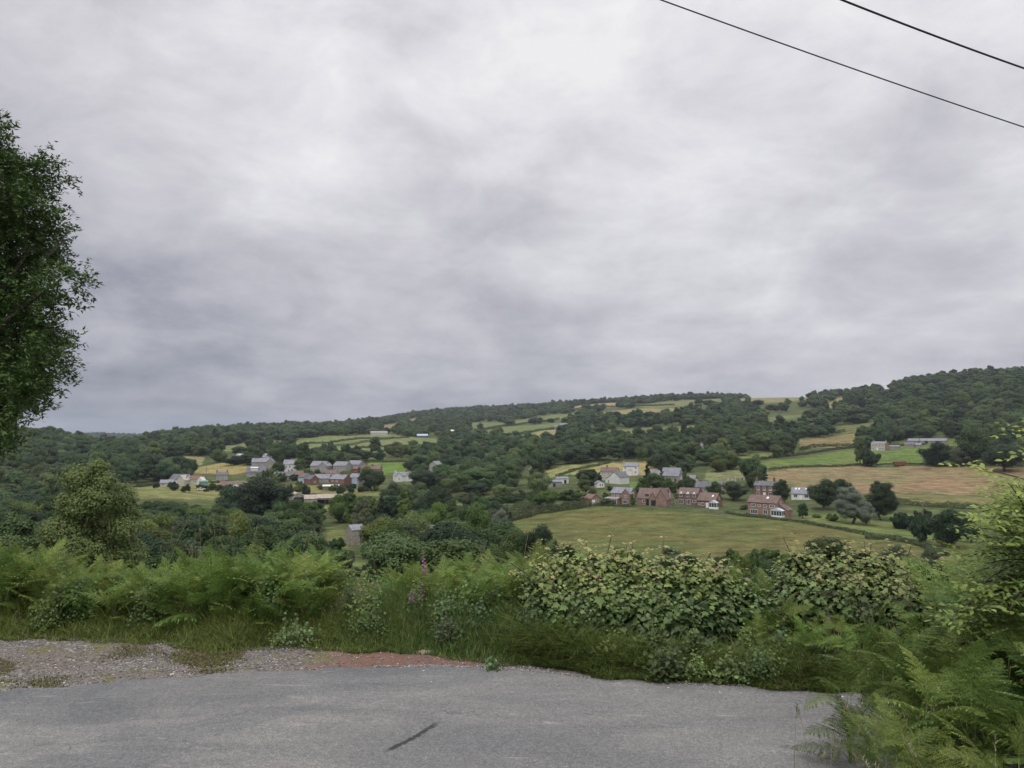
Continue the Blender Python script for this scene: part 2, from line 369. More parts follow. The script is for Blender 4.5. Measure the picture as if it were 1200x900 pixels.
# ------------------------------------------------------------------ fields (outlines and grass colours)
OLIVE, PALE, BRIGHT, TAN, STRAW, LUSH = (.110, .116, .042), (.145, .152, .060), (.122, .172, .046), (.225, .172, .092), (.215, .175, .085), (.10, .15, .04)
FIELDS = [
 ('big', [(596, 606), (640, 598), (690, 594), (760, 596), (850, 604), (925, 611), (1000, 622), (1060, 630), (1140, 636), (1180, 660), (1040, 662), (840, 662), (700, 650), (620, 640), (590, 620)], (.118, .124, .044)),
 ('lawn strip', [(925, 607), (960, 603), (1060, 603), (1150, 612), (1150, 634), (1060, 629), (1000, 620)], (.125, .165, .055)),
 ('tan', [(898, 553), (960, 548), (1000, 546), (1130, 546), (1300, 550), (1330, 592), (1200, 582), (1100, 579), (1040, 577), (1000, 580), (950, 578), (930, 570), (900, 570)], (.215, .170, .092)),
 ('tan verge', [(1038, 578), (1100, 580), (1200, 583), (1330, 593), (1320, 604), (1200, 595), (1050, 591)], (.155, .152, .062)),
 ('bright', [(850, 556), (880, 545), (960, 533), (1000, 527), (1060, 521), (1110, 514), (1135, 517), (1120, 528), (1132, 543), (1000, 544), (900, 551)], BRIGHT),
 ('behind church', [(862, 536), (905, 530), (912, 534), (880, 541), (850, 548), (845, 541)], (.135, .180, .060)),
 ('tan upper', [(932, 516), (990, 509), (1006, 507), (1003, 521), (940, 526)], STRAW),
 ('upper strip', [(980, 500), (1030, 492), (1033, 494), (1010, 505), (985, 508)], PALE),
 ('yellow left', [(640, 552), (660, 546), (712, 541), (700, 549), (665, 556), (645, 560)], (.25, .235, .10)),
 ('yellow right', [(668, 556), (715, 542), (773, 541), (768, 556), (730, 558), (700, 560)], (.28, .25, .11)),
 ('village green', [(418, 543), (450, 541), (479, 542), (475, 554), (440, 557), (418, 550)], (.125, .19, .045)),
 ('village front', [(330, 567), (400, 570), (452, 570), (455, 581), (400, 580), (335, 577)], (.165, .18, .07)),
 ('farm yard', [(352, 591), (402, 591), (412, 598), (360, 599)], (.15, .18, .07)),
 ('left', [(150, 572), (200, 566), (240, 563), (295, 564), (312, 570), (300, 584), (250, 586), (160, 584)], (.185, .195, .075)),
 ('mound', [(222, 554), (235, 547), (258, 542), (285, 543), (296, 551), (275, 556), (245, 555)], (.285, .240, .105)),
 ('little', [(210, 534), (240, 536), (236, 545), (213, 544)], (.22, .215, .10)),
 ('hillside one', [(330, 520), (352, 514), (420, 510), (462, 509), (522, 515), (500, 524), (460, 531), (400, 533), (350, 532)], (.155, .185, .075)),
 ('hillside two', [(256, 524), (300, 517), (333, 516), (330, 523), (290, 528), (262, 529)], (.165, .185, .080)),
 ('ridge gap', [(290, 508), (310, 505), (312, 509), (292, 512)], (.24, .21, .11)),
 ('ridge straw one', [(441, 501), (466, 495), (468, 501), (445, 505)], STRAW),
 ('ridge straw two', [(478, 492), (490, 489), (491, 496), (478, 498)], STRAW),
 ('upper one', [(552, 508), (590, 500), (660, 495), (662, 499), (620, 507), (575, 513)], (.135, .170, .065)),
 ('upper two', [(600, 493), (655, 485), (680, 484), (672, 492), (640, 493), (605, 498)], (.140, .175, .070)),
 ('upper straw', [(607, 511), (640, 504), (660, 505), (650, 512), (620, 516)], (.26, .235, .12)),
 ('upper three', [(545, 496), (580, 494), (595, 497), (560, 503)], (.13, .16, .065)),
 ('ridge tan', [(665, 478), (700, 473), (726, 472), (725, 476), (690, 480)], (.29, .225, .125)),
 ('ridge yellow', [(688, 486), (740, 479), (802, 478), (790, 487), (720, 490)], (.235, .215, .095)),
 ('ridge green', [(745, 475), (800, 469), (850, 467), (845, 471), (800, 476), (760, 479)], (.16, .17, .075)),
 ('ridge green two', [(652, 487), (675, 483), (678, 490), (655, 492)], (.15, .17, .07)),
 ('hill top', [(860, 470), (900, 464), (950, 462), (948, 468), (900, 472), (870, 474)], (.21, .20, .095)),
 ('hill top two', [(1030, 458), (1045, 450), (1050, 452), (1042, 464)], (.21, .20, .095)),
 ('hill top three', [(962, 476), (985, 466), (990, 468), (970, 480)], (.23, .21, .10)),
 ('middle strip', [(690, 505), (760, 501), (820, 499), (815, 506), (760, 512), (700, 512)], (.15, .17, .07)),
 ('middle strip two', [(895, 490), (945, 485), (943, 489), (900, 495)], (.14, .165, .065)),
 ('meadow gap', [(500, 592), (560, 589), (610, 590), (612, 596), (560, 600), (505, 600)], (.155, .185, .070)),
 ('meadow gap two', [(520, 606), (600, 602), (596, 612), (530, 616)], (.150, .185, .065)),
 ('meadow gap three', [(480, 578), (530, 580), (532, 585), (485, 585)], (.165, .185, .075)),
 ('barn yard', [(382, 618), (409, 612), (409, 648), (385, 650)], (.125, .155, .055)),
 ('near meadow', [(378, 662), (430, 656), (470, 664), (480, 690), (380, 690)], (.14, .16, .06)),
 ('white cottage lawn', [(736, 565), (752, 563), (755, 573), (740, 573)], (.115, .175, .055)),
 ('churchyard', [(828, 551), (870, 549), (872, 560), (850, 566), (826, 562)], (.16, .18, .08)),
]
FPOLY = [(n, np.array(world_poly(p)), c) for n, p, c in FIELDS]

# ------------------------------------------------------------------ ground sheet
VF = [(-700, 758), (-150, 748), (0, 750), (130, 752), (200, 758), (260, 766), (340, 760), (450, 765), (520, 771), (570, 777), (600, 781), (650, 784), (700, 793), (800, 800), (900, 806), (1000, 813), (1100, 826), (1400, 850)]
RF = [(-900, 900), (-400, 850), (-150, 826), (0, 812), (100, 804), (200, 796), (300, 789), (400, 785), (500, 783), (570, 785), (620, 789), (700, 797), (800, 803), (900, 809), (1000, 816), (1100, 829), (1400, 853)]
def flat(px, py):
    az, tn = ray(px, py); r = -CAM_Z / tn; return r * sin(az), r * cos(az)
vfx, vfy = np.array([flat(*p) for p in VF]).T; rfx, rfy = np.array([flat(*p) for p in RF]).T
def verge_y(x): return np.interp(x, vfx, vfy)
def road_y(x): return np.interp(x, rfx, rfy)

def ground_sheet():
    azf = np.radians(np.concatenate([np.arange(-180, -42, 3.0), np.arange(-42, 42, 0.075), np.arange(42, 180.1, 3.0)]))
    azf = azf[:-1] if abs(azf[-1] - pi) < 1e-6 else azf
    rr = np.concatenate([[0.4, 1, 1.7, 2.4, 3.1], np.exp(np.linspace(math.log(3.8), math.log(60), 120)), np.exp(np.linspace(math.log(60.8), math.log(2700), 470)), np.exp(np.linspace(math.log(2760), math.log(9000), 50))])
    A, Rr = np.meshgrid(azf, rr); X = Rr * np.sin(A); Y = Rr * np.cos(A)
    Z = H(X, Y); Z = np.where(Rr > 5500, Z - (Rr - 5500) * .03, Z)
    na, nr = len(azf), len(rr)
    V = np.stack([X.ravel(), Y.ravel(), Z.ravel()], 1)
    i = np.arange(nr - 1)[:, None] * na; j = np.arange(na)[None]; k = (j + 1) % na
    Q = np.stack([i + j, i + k, i + na + k, i + na + j], 2).reshape(-1, 4)[:, ::-1]
    V = np.vstack([V, [[0, 0, 0]]]); T = np.stack([j[0], k[0], np.full(na, len(V) - 1)], 1)[:, ::-1]
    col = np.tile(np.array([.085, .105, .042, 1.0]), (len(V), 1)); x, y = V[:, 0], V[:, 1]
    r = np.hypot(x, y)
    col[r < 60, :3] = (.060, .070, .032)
    rg = np.random.default_rng(5)
    for n_, P, c in FPOLY:
        lo, hi_ = P.min(0), P.max(0)
        k_ = np.nonzero((x > lo[0]) & (x < hi_[0]) & (y > lo[1]) & (y < hi_[1]))[0]
        if len(k_): col[k_[inpoly(x[k_], y[k_], P)], :3] = c
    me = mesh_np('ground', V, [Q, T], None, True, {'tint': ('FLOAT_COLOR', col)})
    m, t = new_mat('ground grass and soil')
    co = t.n('ShaderNodeTexCoord').outputs['Object']
    a = t.n('ShaderNodeAttribute', attribute_name='tint').outputs['Color']
    st = t.n('ShaderNodeMapping', {0: co, 'Scale': (0.75, 1.0, 1.0), 'Rotation': (0, 0, 0.5)}).outputs[0]
    big = t.noise(st, 0.035, 5, 0.6, .4); med = t.noise(st, 0.16, 6, 0.7, .3); fine = t.noise(co, 1.6, 5, 0.75)
    c = t.mix(t.rng(big, .42, .66, 0, .55), a, t.mix(1.0, a, (1.22, .92, .95), 'MULTIPLY'))
    c = t.mix(t.rng(big, .58, .36, 0, .5), c, t.mix(1.0, c, (.74, .92, .70), 'MULTIPLY'))
    c = t.mix(.75, c, t.ramp(med, [(.32, .15), (.50, .5), (.68, .82)]), 'OVERLAY')
    tus = t.noise(co, .55, 4, .8); c = t.mix(t.rng(tus, .46, .64, 0, .55), c, t.mix(1.0, c, (.62, .74, .60), 'MULTIPLY')); c = t.mix(t.rng(tus, .46, .34, 0, .45), c, t.mix(1.0, c, (1.40, 1.28, 1.30), 'MULTIPLY'))
    c = t.mix(.60, c, t.ramp(fine, [(.30, .18), (.70, .80)]), 'OVERLAY')
    bump = t.n('ShaderNodeBump', {'Height': t.noise(co, 3.0, 4, .7), 'Strength': .6, 'Distance': .15}).outputs[0]
    t.n('ShaderNodeOutputMaterial', {0: t.n('ShaderNodeBsdfPrincipled', {'Base Color': c, 'Roughness': .95, 'Specular IOR Level': .1, 'Normal': bump}).outputs[0]})
    me.materials.append(m)
    tag(obj('ground', me), 'valley and hillside ground with its patchwork of green and straw fields', kind='structure')
ground_sheet()

def sheet(name, back, front_, z, mat, label, x0=-9, x1=9, nx=240, ny=24):
    xs = np.linspace(x0, x1, nx); V = []
    for t_ in np.linspace(0, 1, ny):
        yb, yf = back(xs), front_(xs); V.append(np.stack([xs, yf + (yb - yf) * t_, np.full(nx, z)], 1))
    V = np.concatenate(V); i = np.arange(ny - 1)[:, None] * nx; j = np.arange(nx - 1)[None]
    Q = np.stack([i + j, i + j + 1, i + nx + j + 1, i + nx + j], 2).reshape(-1, 4)
    V[:, 2] += H(V[:, 0], V[:, 1])
    o = obj(name, mesh_np(name, V, Q, mat, True)); return tag(o, label, kind='structure')
wob = lambda x: .035 * np.sin(x * 9.1) + .025 * np.sin(x * 23.7 + 1) + .02 * np.sin(x * 51.)
# asphalt
m, t = new_mat('worn asphalt'); co = t.n('ShaderNodeTexCoord').outputs['Object']
b_ = t.noise(t.n('ShaderNodeMapping', {0: co, 'Scale': (.45, 1.3, 1)}).outputs[0], 1.1, 7, .65, .6)
c = t.mix(t.rng(b_, .38, .68, 0, 1), (.152, .154, .154), (.222, .216, .206))
stone_n = t.n('ShaderNodeTexVoronoi', {'Vector': co, 'Scale': 190.0, 'Randomness': 1.0})
sc_ = t.n('ShaderNodeSeparateXYZ', {0: stone_n.outputs['Color']}).outputs[0]
c = t.mix(.75, c, t.ramp(sc_, [(0, .28), (.55, .48), (.9, .60), (1, .84)]), 'OVERLAY')
n2_ = t.noise(co, 42, 4, .75); c = t.mix(.40, c, t.ramp(n2_, [(.3, .22), (.7, .78)]), 'OVERLAY')
n3_ = t.noise(t.n('ShaderNodeMapping', {0: co, 'Scale': (.5, 2.6, 1), 'Rotation': (0, 0, -.08)}).outputs[0], 5, 6, .7, .8)
c = t.mix(t.rng(n3_, .58, .70, 0, .50), c, (.34, .335, .315)); c = t.mix(t.rng(n3_, .37, .29, 0, .55), c, (.09, .095, .10))
cr = t.n('ShaderNodeTexVoronoi', {'Vector': t.n('ShaderNodeVectorMath', {0: co, 1: t.n('ShaderNodeVectorMath', {0: t.n('ShaderNodeTexNoise', {'Vector': co, 'Scale': 3.0, 'Detail': 5.0}).outputs[1], 3: .35}, operation='SCALE').outputs[0]}, operation='ADD').outputs[0], 'Scale': .9}, feature='DISTANCE_TO_EDGE').outputs[0]
c = t.mix(t.math('MULTIPLY', t.rng(cr, .0, .007, 1, 0), t.rng(t.noise(co, .8, 3), .50, .60, 0, .55)), c, (.07, .07, .07))
pt = t.noise(t.n('ShaderNodeMapping', {0: co, 'Location': (4, 2, 0), 'Scale': (.7, 1.2, 1)}).outputs[0], .55, 3, .5, 1.2)
c = t.mix(t.rng(pt, .50, .53, 0, .6), c, t.mix(1.0, c, (.80, .83, .86), 'MULTIPLY')); c = t.mix(t.rng(pt, .42, .36, 0, .5), c, t.mix(1.0, c, (1.18, 1.15, 1.10), 'MULTIPLY'))
def streak(c, p0, p1, wd, amt, colr):
    (x0, y0), (x1, y1) = flat(*p0), flat(*p1); L = math.hypot(x1 - x0, y1 - y0); ang = math.atan2(y1 - y0, x1 - x0)
    mp = t.n('ShaderNodeMapping', {0: co, 'Location': (x0, y0, 0), 'Rotation': (0, 0, ang)}, vector_type='TEXTURE').outputs[0]
    s_ = t.n('ShaderNodeSeparateXYZ', {0: mp}).outputs
    nn = t.noise(co, 28, 5, .8)
    al = t.math('MULTIPLY', t.rng(s_[0], -.02, .06, 0, 1), t.rng(s_[0], L - .1, L + .02, 1, 0))
    ac = t.math('ADD', t.math('ABSOLUTE', t.math('ADD', s_[1], t.math('MULTIPLY', t.math('SINE', t.math('MULTIPLY', s_[0], 9.0)), .010))), t.math('MULTIPLY', t.math('SUBTRACT', nn, .5), wd * 3.4))
    k_ = t.math('MULTIPLY', al, t.rng(ac, wd * .3, wd, 1, 0)); return t.mix(t.math('MULTIPLY', k_, amt), c, colr)
c = streak(c, (450, 884), (518, 848), .026, .95, (.035, .035, .035))
c = streak(c, (387, 852), (405, 846), .014, .6, (.07, .07, .07))
c = streak(c, (680, 838), (703, 840), .012, .6, (.07, .07, .07))
bmp = t.n('ShaderNodeBump', {'Height': t.math('ADD', sc_, n2_), 'Strength': .55, 'Distance': .004}).outputs[0]
t.n('ShaderNodeOutputMaterial', {0: t.n('ShaderNodeBsdfPrincipled', {'Base Color': c, 'Roughness': .88, 'Specular IOR Level': .25, 'Normal': bmp}).outputs[0]})
M['asphalt'] = m
# loose stone lay-by: grey stone, red earth towards the middle, moss in patches
m, t = new_mat('gravel and earth'); co = t.n('ShaderNodeTexCoord').outputs['Object']
vo = t.n('ShaderNodeTexVoronoi', {'Vector': co, 'Scale': 85.0}); s0 = t.n('ShaderNodeSeparateXYZ', {0: vo.outputs['Color']}).outputs[0]
vo2 = t.n('ShaderNodeTexVoronoi', {'Vector': co, 'Scale': 42.0}); s1 = t.n('ShaderNodeSeparateXYZ', {0: vo2.outputs['Color']}).outputs[1]
c = t.mix(t.rng(s0, 0, 1, 0, 1, False), (.075, .066, .058), (.28, .258, .238)); c = t.mix(t.rng(s1, .86, .97, 0, .8), c, (.42, .40, .38))
c = t.mix(t.rng(t.noise(co, 1.7, 5, .6), .4, .62, 0, .6), c, (.165, .125, .105))
xs_ = t.n('ShaderNodeSeparateXYZ', {0: co}).outputs
redf = t.math('MULTIPLY', t.rng(xs_[0], -1.75, -1.1, 0, 1), t.rng(xs_[0], .35, -.25, 0, 1))
redf = t.math('MULTIPLY', redf, t.rng(t.noise(co, 3.5, 5, .7), .26, .44, .4, 1))
c = t.mix(t.math('MULTIPLY', redf, .9), c, t.mix(t.noise(co, 9, 5, .7), (.14, .072, .052), (.24, .135, .10)))
moss = t.math('MULTIPLY', t.rng(t.noise(co, 1.35, 6, .75, .5), .50, .60, 0, 1), t.rng(xs_[0], -.9, -1.6, 0, 1))
c = t.mix(t.math('MULTIPLY', moss, .85), c, t.mix(s0, (.10, .105, .035), (.20, .19, .07)))
bmp = t.n('ShaderNodeBump', {'Height': t.math('ADD', vo.outputs['Distance'], t.noise(co, 12, 4)), 'Strength': .7, 'Distance': .012}).outputs[0]
t.n('ShaderNodeOutputMaterial', {0: t.n('ShaderNodeBsdfPrincipled', {'Base Color': c, 'Roughness': .95, 'Specular IOR Level': .15, 'Normal': bmp}).outputs[0]})
M['gravel'] = m
sheet('gravel_verge', lambda x: verge_y(x) + .12 + wob(x), lambda x: road_y(x) - .25, .004, M['gravel'], 'strip of loose stone, red earth and moss between road and grass', ny=40)
sheet('road', lambda x: road_y(x) + wob(x) * .6, lambda x: np.full_like(x, -5.0), .010, M['asphalt'], 'worn grey asphalt lane curving past the verge', ny=60)

# ------------------------------------------------------------------ foliage builders
def rand_dirs(n, rg): 
    d = rg.normal(size=(n, 3)); return d / np.linalg.norm(d, axis=1)[:, None]
def diamonds(P, N, L, W, rg, tdir=None):
    n = len(P); r_ = rand_dirs(n, rg) if tdir is None else tdir
    N = N / (np.linalg.norm(N, axis=1)[:, None] + 1e-9)
    T = r_ - (r_ * N).sum(1)[:, None] * N; T /= np.linalg.norm(T, axis=1)[:, None] + 1e-9; B = np.cross(N, T)
    L = np.asarray(L).reshape(-1, 1) * .5; W = np.asarray(W).reshape(-1, 1) * .5
    V = np.stack([P - T * L, P + B * W - T * L * .15, P + T * L, P - B * W - T * L * .15], 1).reshape(-1, 3)
    return V, np.arange(4 * n).reshape(n, 4)
def crown_mesh(name, seed, W, Ht, z0, nb, nl, ls, mat, shape='round', fill=.25, br=(.20, .34), jitter=.30):
    """crown of nb leafy masses spread through the crown, nl leaves in all; W wide, from z0 to Ht"""
    rg = np.random.default_rng(seed); C = []; Rb = []; hw, hz = W / 2, (Ht - z0) / 2; cz = z0 + hz
    while len(C) < nb:
        d = rand_dirs(1, rg)[0]; q = rg.uniform(.45, .86) ** .6 if rg.random() < .8 else rg.uniform(.1, .5)
        wz = 1.0
        if shape == 'cone': wz = .98 - .86 * (d[2] * q * .5 + .5)
        if shape == 'oval': wz = 1 - .35 * (d[2] * q * .5 + .5)
        if shape == 'dome': wz = 1 - .25 * max(0, d[2])
        r = rg.uniform(*br) * min(hw, hz) * 1.25 * (1 if shape != 'cone' else (.45 + .55 * wz))
        p = np.array([d[0] * q * (hw - r * .55) * wz * 1.05, d[1] * q * (hw - r * .55) * wz * 1.05, cz + d[2] * q * (hz - r * .6)])
        if p[2] - r * .5 < z0 * .8: p[2] = z0 * .8 + r * .5
        C.append(p); Rb.append(r)
    C = np.array(C); Rb = np.array(Rb); wgt = Rb ** 2; bi = rg.choice(nb, nl, p=wgt / wgt.sum())
    d = rand_dirs(nl, rg); d[:, 2] = np.where((d[:, 2] < -.3) & (rg.random(nl) < .7), -d[:, 2], d[:, 2])
    rad = 1 - jitter * rg.random(nl) ** 1.3; rad *= 1 + .12 * rg.normal(size=nl) * .6
    sq = np.array([1.0, 1.0, .95]); P = C[bi] + d * sq * (Rb[bi] * rad)[:, None]
    N = d * 1.1 + rand_dirs(nl, rg) * .6 + np.array([0, 0, .30])
    L = ls * rg.uniform(.6, 1.35, nl); V, Q = diamonds(P, N, L, L * rg.uniform(.55, .85, nl), rg)
    nf = int(nl * fill * .25); bi = rg.choice(nb, nf); P2 = C[bi] + rand_dirs(nf, rg) * (Rb[bi] * .55)[:, None]
    V2, Q2 = diamonds(P2, rand_dirs(nf, rg), np.full(nf, ls * 2.6), np.full(nf, ls * 2.2), rg)
    return mesh_np(name, np.vstack([V, V2]), np.vstack([Q, Q2 + len(V)]), mat), C, Rb
def trunk_mesh(name, seed, Ht, rad, C, nlimb=7, lean=0.0):
    rg = np.random.default_rng(seed + 99); mb = MB(); top = Ht * .72
    k = [np.array([lean * s_ * s_ * Ht + rg.normal() * .03 * Ht * (s_ > 0), rg.normal() * .02 * Ht * (s_ > 0), -1.0 if s_ == 0 else s_ * top]) for s_ in np.linspace(0, 1, 6)]
    mb.tube(k, list(rad * np.linspace(1.15, .22, 6)), 7)
    for i in rg.choice(len(C), min(nlimb, len(C)), replace=False):
        a = k[rg.integers(1, 5)]; b = C[i]; mid = (a + b) / 2 + np.array([0, 0, -.06 * Ht])
        mb.tube([a, mid, b], [rad * .42, rad * .25, rad * .08], 5)
    return mb.mesh(name, M['bark'], True)
PROTO = {}
def proto(key, seed, W, Ht, z0, nb, nl, ls, shape='round', trad=.25, **k):
    cm, C, Rb = crown_mesh('crown', seed, W, Ht, z0, nb, nl, ls, M['leaf_mid'], shape, **k)
    PROTO[key] = (cm, trunk_mesh('trunk', seed, Ht, trad, C), W, Ht)
proto('a', 1, 8.0, 9.0, .7, 34, 15000, .31)
proto('b', 2, 9.0, 8.5, .5, 42, 16000, .31, 'dome')
proto('c', 3, 7.0, 10.5, .5, 34, 15000, .31, 'oval')
proto('d', 4, 8.5, 9.5, .5, 28, 14000, .32, br=(.24, .42))
proto('e', 5, 4.6, 10.5, .6, 44, 9000, .30, 'cone')
proto('f', 6, 6.0, 4.2, .0, 26, 8500, .27, 'dome', trad=.12)     # bush, leafy to the ground
proto('g', 7, 5.0, 4.0, .0, 20, 7500, .25, 'round', trad=.12)
proto('k', 9, 8.0, 13.0, .5, 70, 60000, .15, 'oval', trad=.3, br=(.15, .30), jitter=.4)   # the nearest tree, fine-leaved
proto('m', 10, 8.0, 8.5, .3, 46, 26000, .20, 'dome', trad=.25, br=(.16, .32), jitter=.38)
proto('h', 8, 2.2, 9.0, .4, 24, 6000, .22, 'oval', trad=.15)     # slim cypress / poplar form
SPOTS = []                                                         # where things stand, to keep the woods clear of them
NTREE = 0
def plant(kind, x, y, h, wd=None, mat='leaf_mid', label=None, cat='tree', group=None, name=None, rz=None, sink=.25):
    global NTREE
    cm, tm, W, Ht = PROTO[kind]; sz = h / Ht; sx = (wd / W) if wd else sz * rng.uniform(.9, 1.12)
    r_ = empty(name or cat, (x, y, float(H(x, y)) - sink), rng.uniform(0, 2 * pi) if rz is None else rz)
    r_.scale = (sx, sx, sz)
    c_ = obj('crown', cm, r_); c_.material_slots[0].link = 'OBJECT'; c_.material_slots[0].material = M[mat]
    obj('trunk' if cat == 'tree' else 'stem', tm, r_)
    tag(r_, label, cat, group); NTREE += cat == 'tree'; return r_
def plant_at(kind, px, R, top=None, h=None, wpx=None, spot=True, **k):
    """stand a plant at range R along the bearing of photo column px; its top at photo row 'top'"""
    x, y, z = at(px, R)
    if top is not None: h = CAM_Z + R * ray(px, top)[1] - z + .25
    if spot: SPOTS.append((x, y, (wpx * R / FOC if wpx else h) * .42))
    return plant(kind, x, y, h, wpx * R / FOC if wpx else None, **k)
def hedge(pts, h, wd, label, ls=.4, mat='hedge', name='hedge', dens=1.0, cat='hedge', group=None, gap=.12):
    """a hedgerow along photo points standing on the ground"""
    P = np.array(world_poly(pts)) if len(pts[0]) == 2 else np.array([at(a, b)[:2] for a, b, _ in pts])
    seg = np.hypot(*(P[1:] - P[:-1]).T); cum = np.concatenate([[0], np.cumsum(seg)]); Lt = cum[-1]
    rg = np.random.default_rng(int(abs(P.sum()) * 10) % 99991)
    n = int(min(16000, dens * Lt * (2 * h + wd) / (ls * ls * .33)))
    s_ = rg.uniform(0, Lt, n); x = np.interp(s_, cum, P[:, 0]); y = np.interp(s_, cum, P[:, 1])
    x2 = np.interp(np.minimum(s_ + .5, Lt), cum, P[:, 0]) - np.interp(np.maximum(s_ - .5, 0), cum, P[:, 0]); y2 = np.interp(np.minimum(s_ + .5, Lt), cum, P[:, 1]) - np.interp(np.maximum(s_ - .5, 0), cum, P[:, 1])
    l_ = np.hypot(x2, y2) + 1e-9; nx, ny = -y2 / l_, x2 / l_
    ph = rg.uniform(0, 6, 4); hh = h * (1 + .16 * np.sin(s_ * .31 + ph[0]) + .12 * np.sin(s_ * .83 + ph[1]) + .10 * np.sin(s_ * 1.9 + ph[2]))
    a = rg.uniform(-.15, pi + .15, n); rr = 1 - .3 * rg.random(n) ** 1.5
    off = np.cos(a) * wd / 2 * rr; zz_ = np.abs(np.sin(a)) ** .6 * hh * rr
    off += .25 * wd * np.sin(s_ * .55 + ph[3]) * .4
    px_, py_ = x + nx * off, y + ny * off
    V, Q = diamonds(np.stack([px_, py_, H(px_, py_) + zz_], 1), np.stack([nx * np.cos(a), ny * np.cos(a), np.abs(np.sin(a)) + .3], 1) + .6 * rand_dirs(n, rg), ls * rg.uniform(.6, 1.4, n), ls * rg.uniform(.4, .9, n), rg)
    c0 = np.array([P[0, 0], P[0, 1], float(H(*P[0]))]); V = V - c0
    o = obj(name, mesh_np(name, V, Q, M[mat]), loc=tuple(c0)); HEDGES.append(P)
    return tag(o, label, cat, group)
HEDGES = []

# ------------------------------------------------------------------ buildings
class House:
    """one building: wall blocks, roofs, windows, doors and chimneys as parts; local x runs along the front, -y faces the front"""
    def __init__(s, name, label, px, row=None, R=None, rot=0.0, cat='house', group=None, dz=0.0):
        x, y, z, R = gp(px, row) if R is None else (*at(px, R), R)
        az = math.atan2(x, y); s.R = R
        s.root = empty(name, (x, y, z + dz), -az + radians(rot)); tag(s.root, label, cat, group); SPOTS.append((x, y, 7.0)); s.root.scale = (.88,) * 3
    def block(s, cx, cy, w, d, hw, hr, wall='stone', roof='slate', ridge='x', z0=0.0, over=.3, hip=0.0, gable=None):
        b = MB(); x0, x1, y0, y1 = cx - w/2, cx + w/2, cy - d/2, cy + d/2
        if hip: b.box(x0, x1, y0, y1, z0 - 2.5 if z0 == 0 else z0, z0 + hw)
        elif ridge == 'x': b.prism([(y0, z0 - (2.5 if z0 == 0 else 0)), (y1, z0 - (2.5 if z0 == 0 else 0)), (y1, z0 + hw), (cy, z0 + hw + hr), (y0, z0 + hw)], 'x', x0, x1)
        else: b.prism([(x0, z0 - (2.5 if z0 == 0 else 0)), (x1, z0 - (2.5 if z0 == 0 else 0)), (x1, z0 + hw), (cx, z0 + hw + hr), (x0, z0 + hw)], 'y', y0, y1)
        b.build('wall', M[wall], s.root)
        r = MB(); th = .16; zt, zr = z0 + hw + .02, z0 + hw + hr + .02
        if hip:
            o_ = over; zt2 = zt - o_ * hr / (d / 2)
            A, B, Cc, D = (x0-o_, y0-o_, zt2), (x1+o_, y0-o_, zt2), (x1+o_, y1+o_, zt2), (x0-o_, y1+o_, zt2); E, F_ = (x0 + hip, cy, zr), (x1 - hip, cy, zr)
            r.quad(A, B, F_, E).quad(Cc, D, E, F_).tri(B, Cc, F_).tri(D, A, E).quad(A, D, Cc, B)
        else:
            hf = (d if ridge == 'x' else w) / 2; sl = hr / hf; c_ = cy if ridge == 'x' else cx; a0, a1 = (x0, x1) if ridge == 'x' else (y0, y1)
            for sg in (-1, 1):
                p = [(c_, zr), (c_ + sg * (hf + over), zt - over * sl), (c_ + sg * (hf + over), zt - over * sl + th), (c_, zr + th)]
                r.prism(p, ridge, a0 - over * .7, a1 + over * .7)
        s.roof = r.build('roof', M[roof], s.root); s.zr = zr; return s
    def lean(s, x0, x1, y0, y1, hlo, hhi, wall='brick_o', roof='slate', low='-y', name='wall', rname='roof'):
        b = MB(); r = MB(); th = .12; o_ = .2
        if low == '-y': b.prism([(y0, -1.5), (y1, -1.5), (y1, hhi), (y0, hlo)], 'x', x0, x1); r.prism([(y0-o_, hlo+.01), (y1, hhi+.03), (y1, hhi+.03+th), (y0-o_, hlo+.01+th)], 'x', x0-o_, x1+o_)
        elif low == '+x': b.prism([(x0, -1.5), (x1, -1.5), (x1, hlo), (x0, hhi)], 'y', y0, y1); r.prism([(x0, hhi+.03), (x1+o_, hlo+.01), (x1+o_, hlo+.01+th), (x0, hhi+.03+th)], 'y', y0-o_, y1+o_)
        else: b.prism([(x0, -1.5), (x1, -1.5), (x1, hhi), (x0, hlo)], 'y', y0, y1); r.prism([(x0-o_, hlo+.01), (x1, hhi+.03), (x1, hhi+.03+th), (x0-o_, hlo+.01+th)], 'y', y0-o_, y1+o_)
        b.build(name, M[wall], s.root); r.build(rname, M[roof], s.root); return s
    def win(s, face, pos, pl, z, w_=1.1, h_=1.2, frame='white', name='window', pane='pane', bars=1):
        """face f/r/l, pos along the face, pl = plane coordinate of that face; frame with its pane a sub-part"""
        fr, pn = MB(), MB(); t_ = .11
        def B(mb, a0, a1, z0, z1, e0, e1):
            if face == 'f': mb.box(pos + a0, pos + a1, pl - e1, pl - e0, z0, z1)
            elif face == 'r': mb.box(pl + e0, pl + e1, pos + a0, pos + a1, z0, z1)
            else: mb.box(pl - e1, pl - e0, pos + a0, pos + a1, z0, z1)
        B(fr, -w_/2, w_/2, z, z + t_, -.02, .06); B(fr, -w_/2, w_/2, z + h_ - t_, z + h_, -.02, .06)
        B(fr, -w_/2, -w_/2 + t_, z + t_, z + h_ - t_, -.02, .06); B(fr, w_/2 - t_, w_/2, z + t_, z + h_ - t_, -.02, .06)
        for k in range(bars):
            c_ = -w_/2 + w_ * (k + 1) / (bars + 1); B(fr, c_ - .04, c_ + .04, z + t_, z + h_ - t_, -.02, .055)
        f_ = fr.build(name, M[frame], s.root); B(pn, -w_/2 + t_ * .5, w_/2 - t_ * .5, z + t_ * .5, z + h_ - t_ * .5, -.01, .03)
        pn.build('pane', M[pane], f_); return s
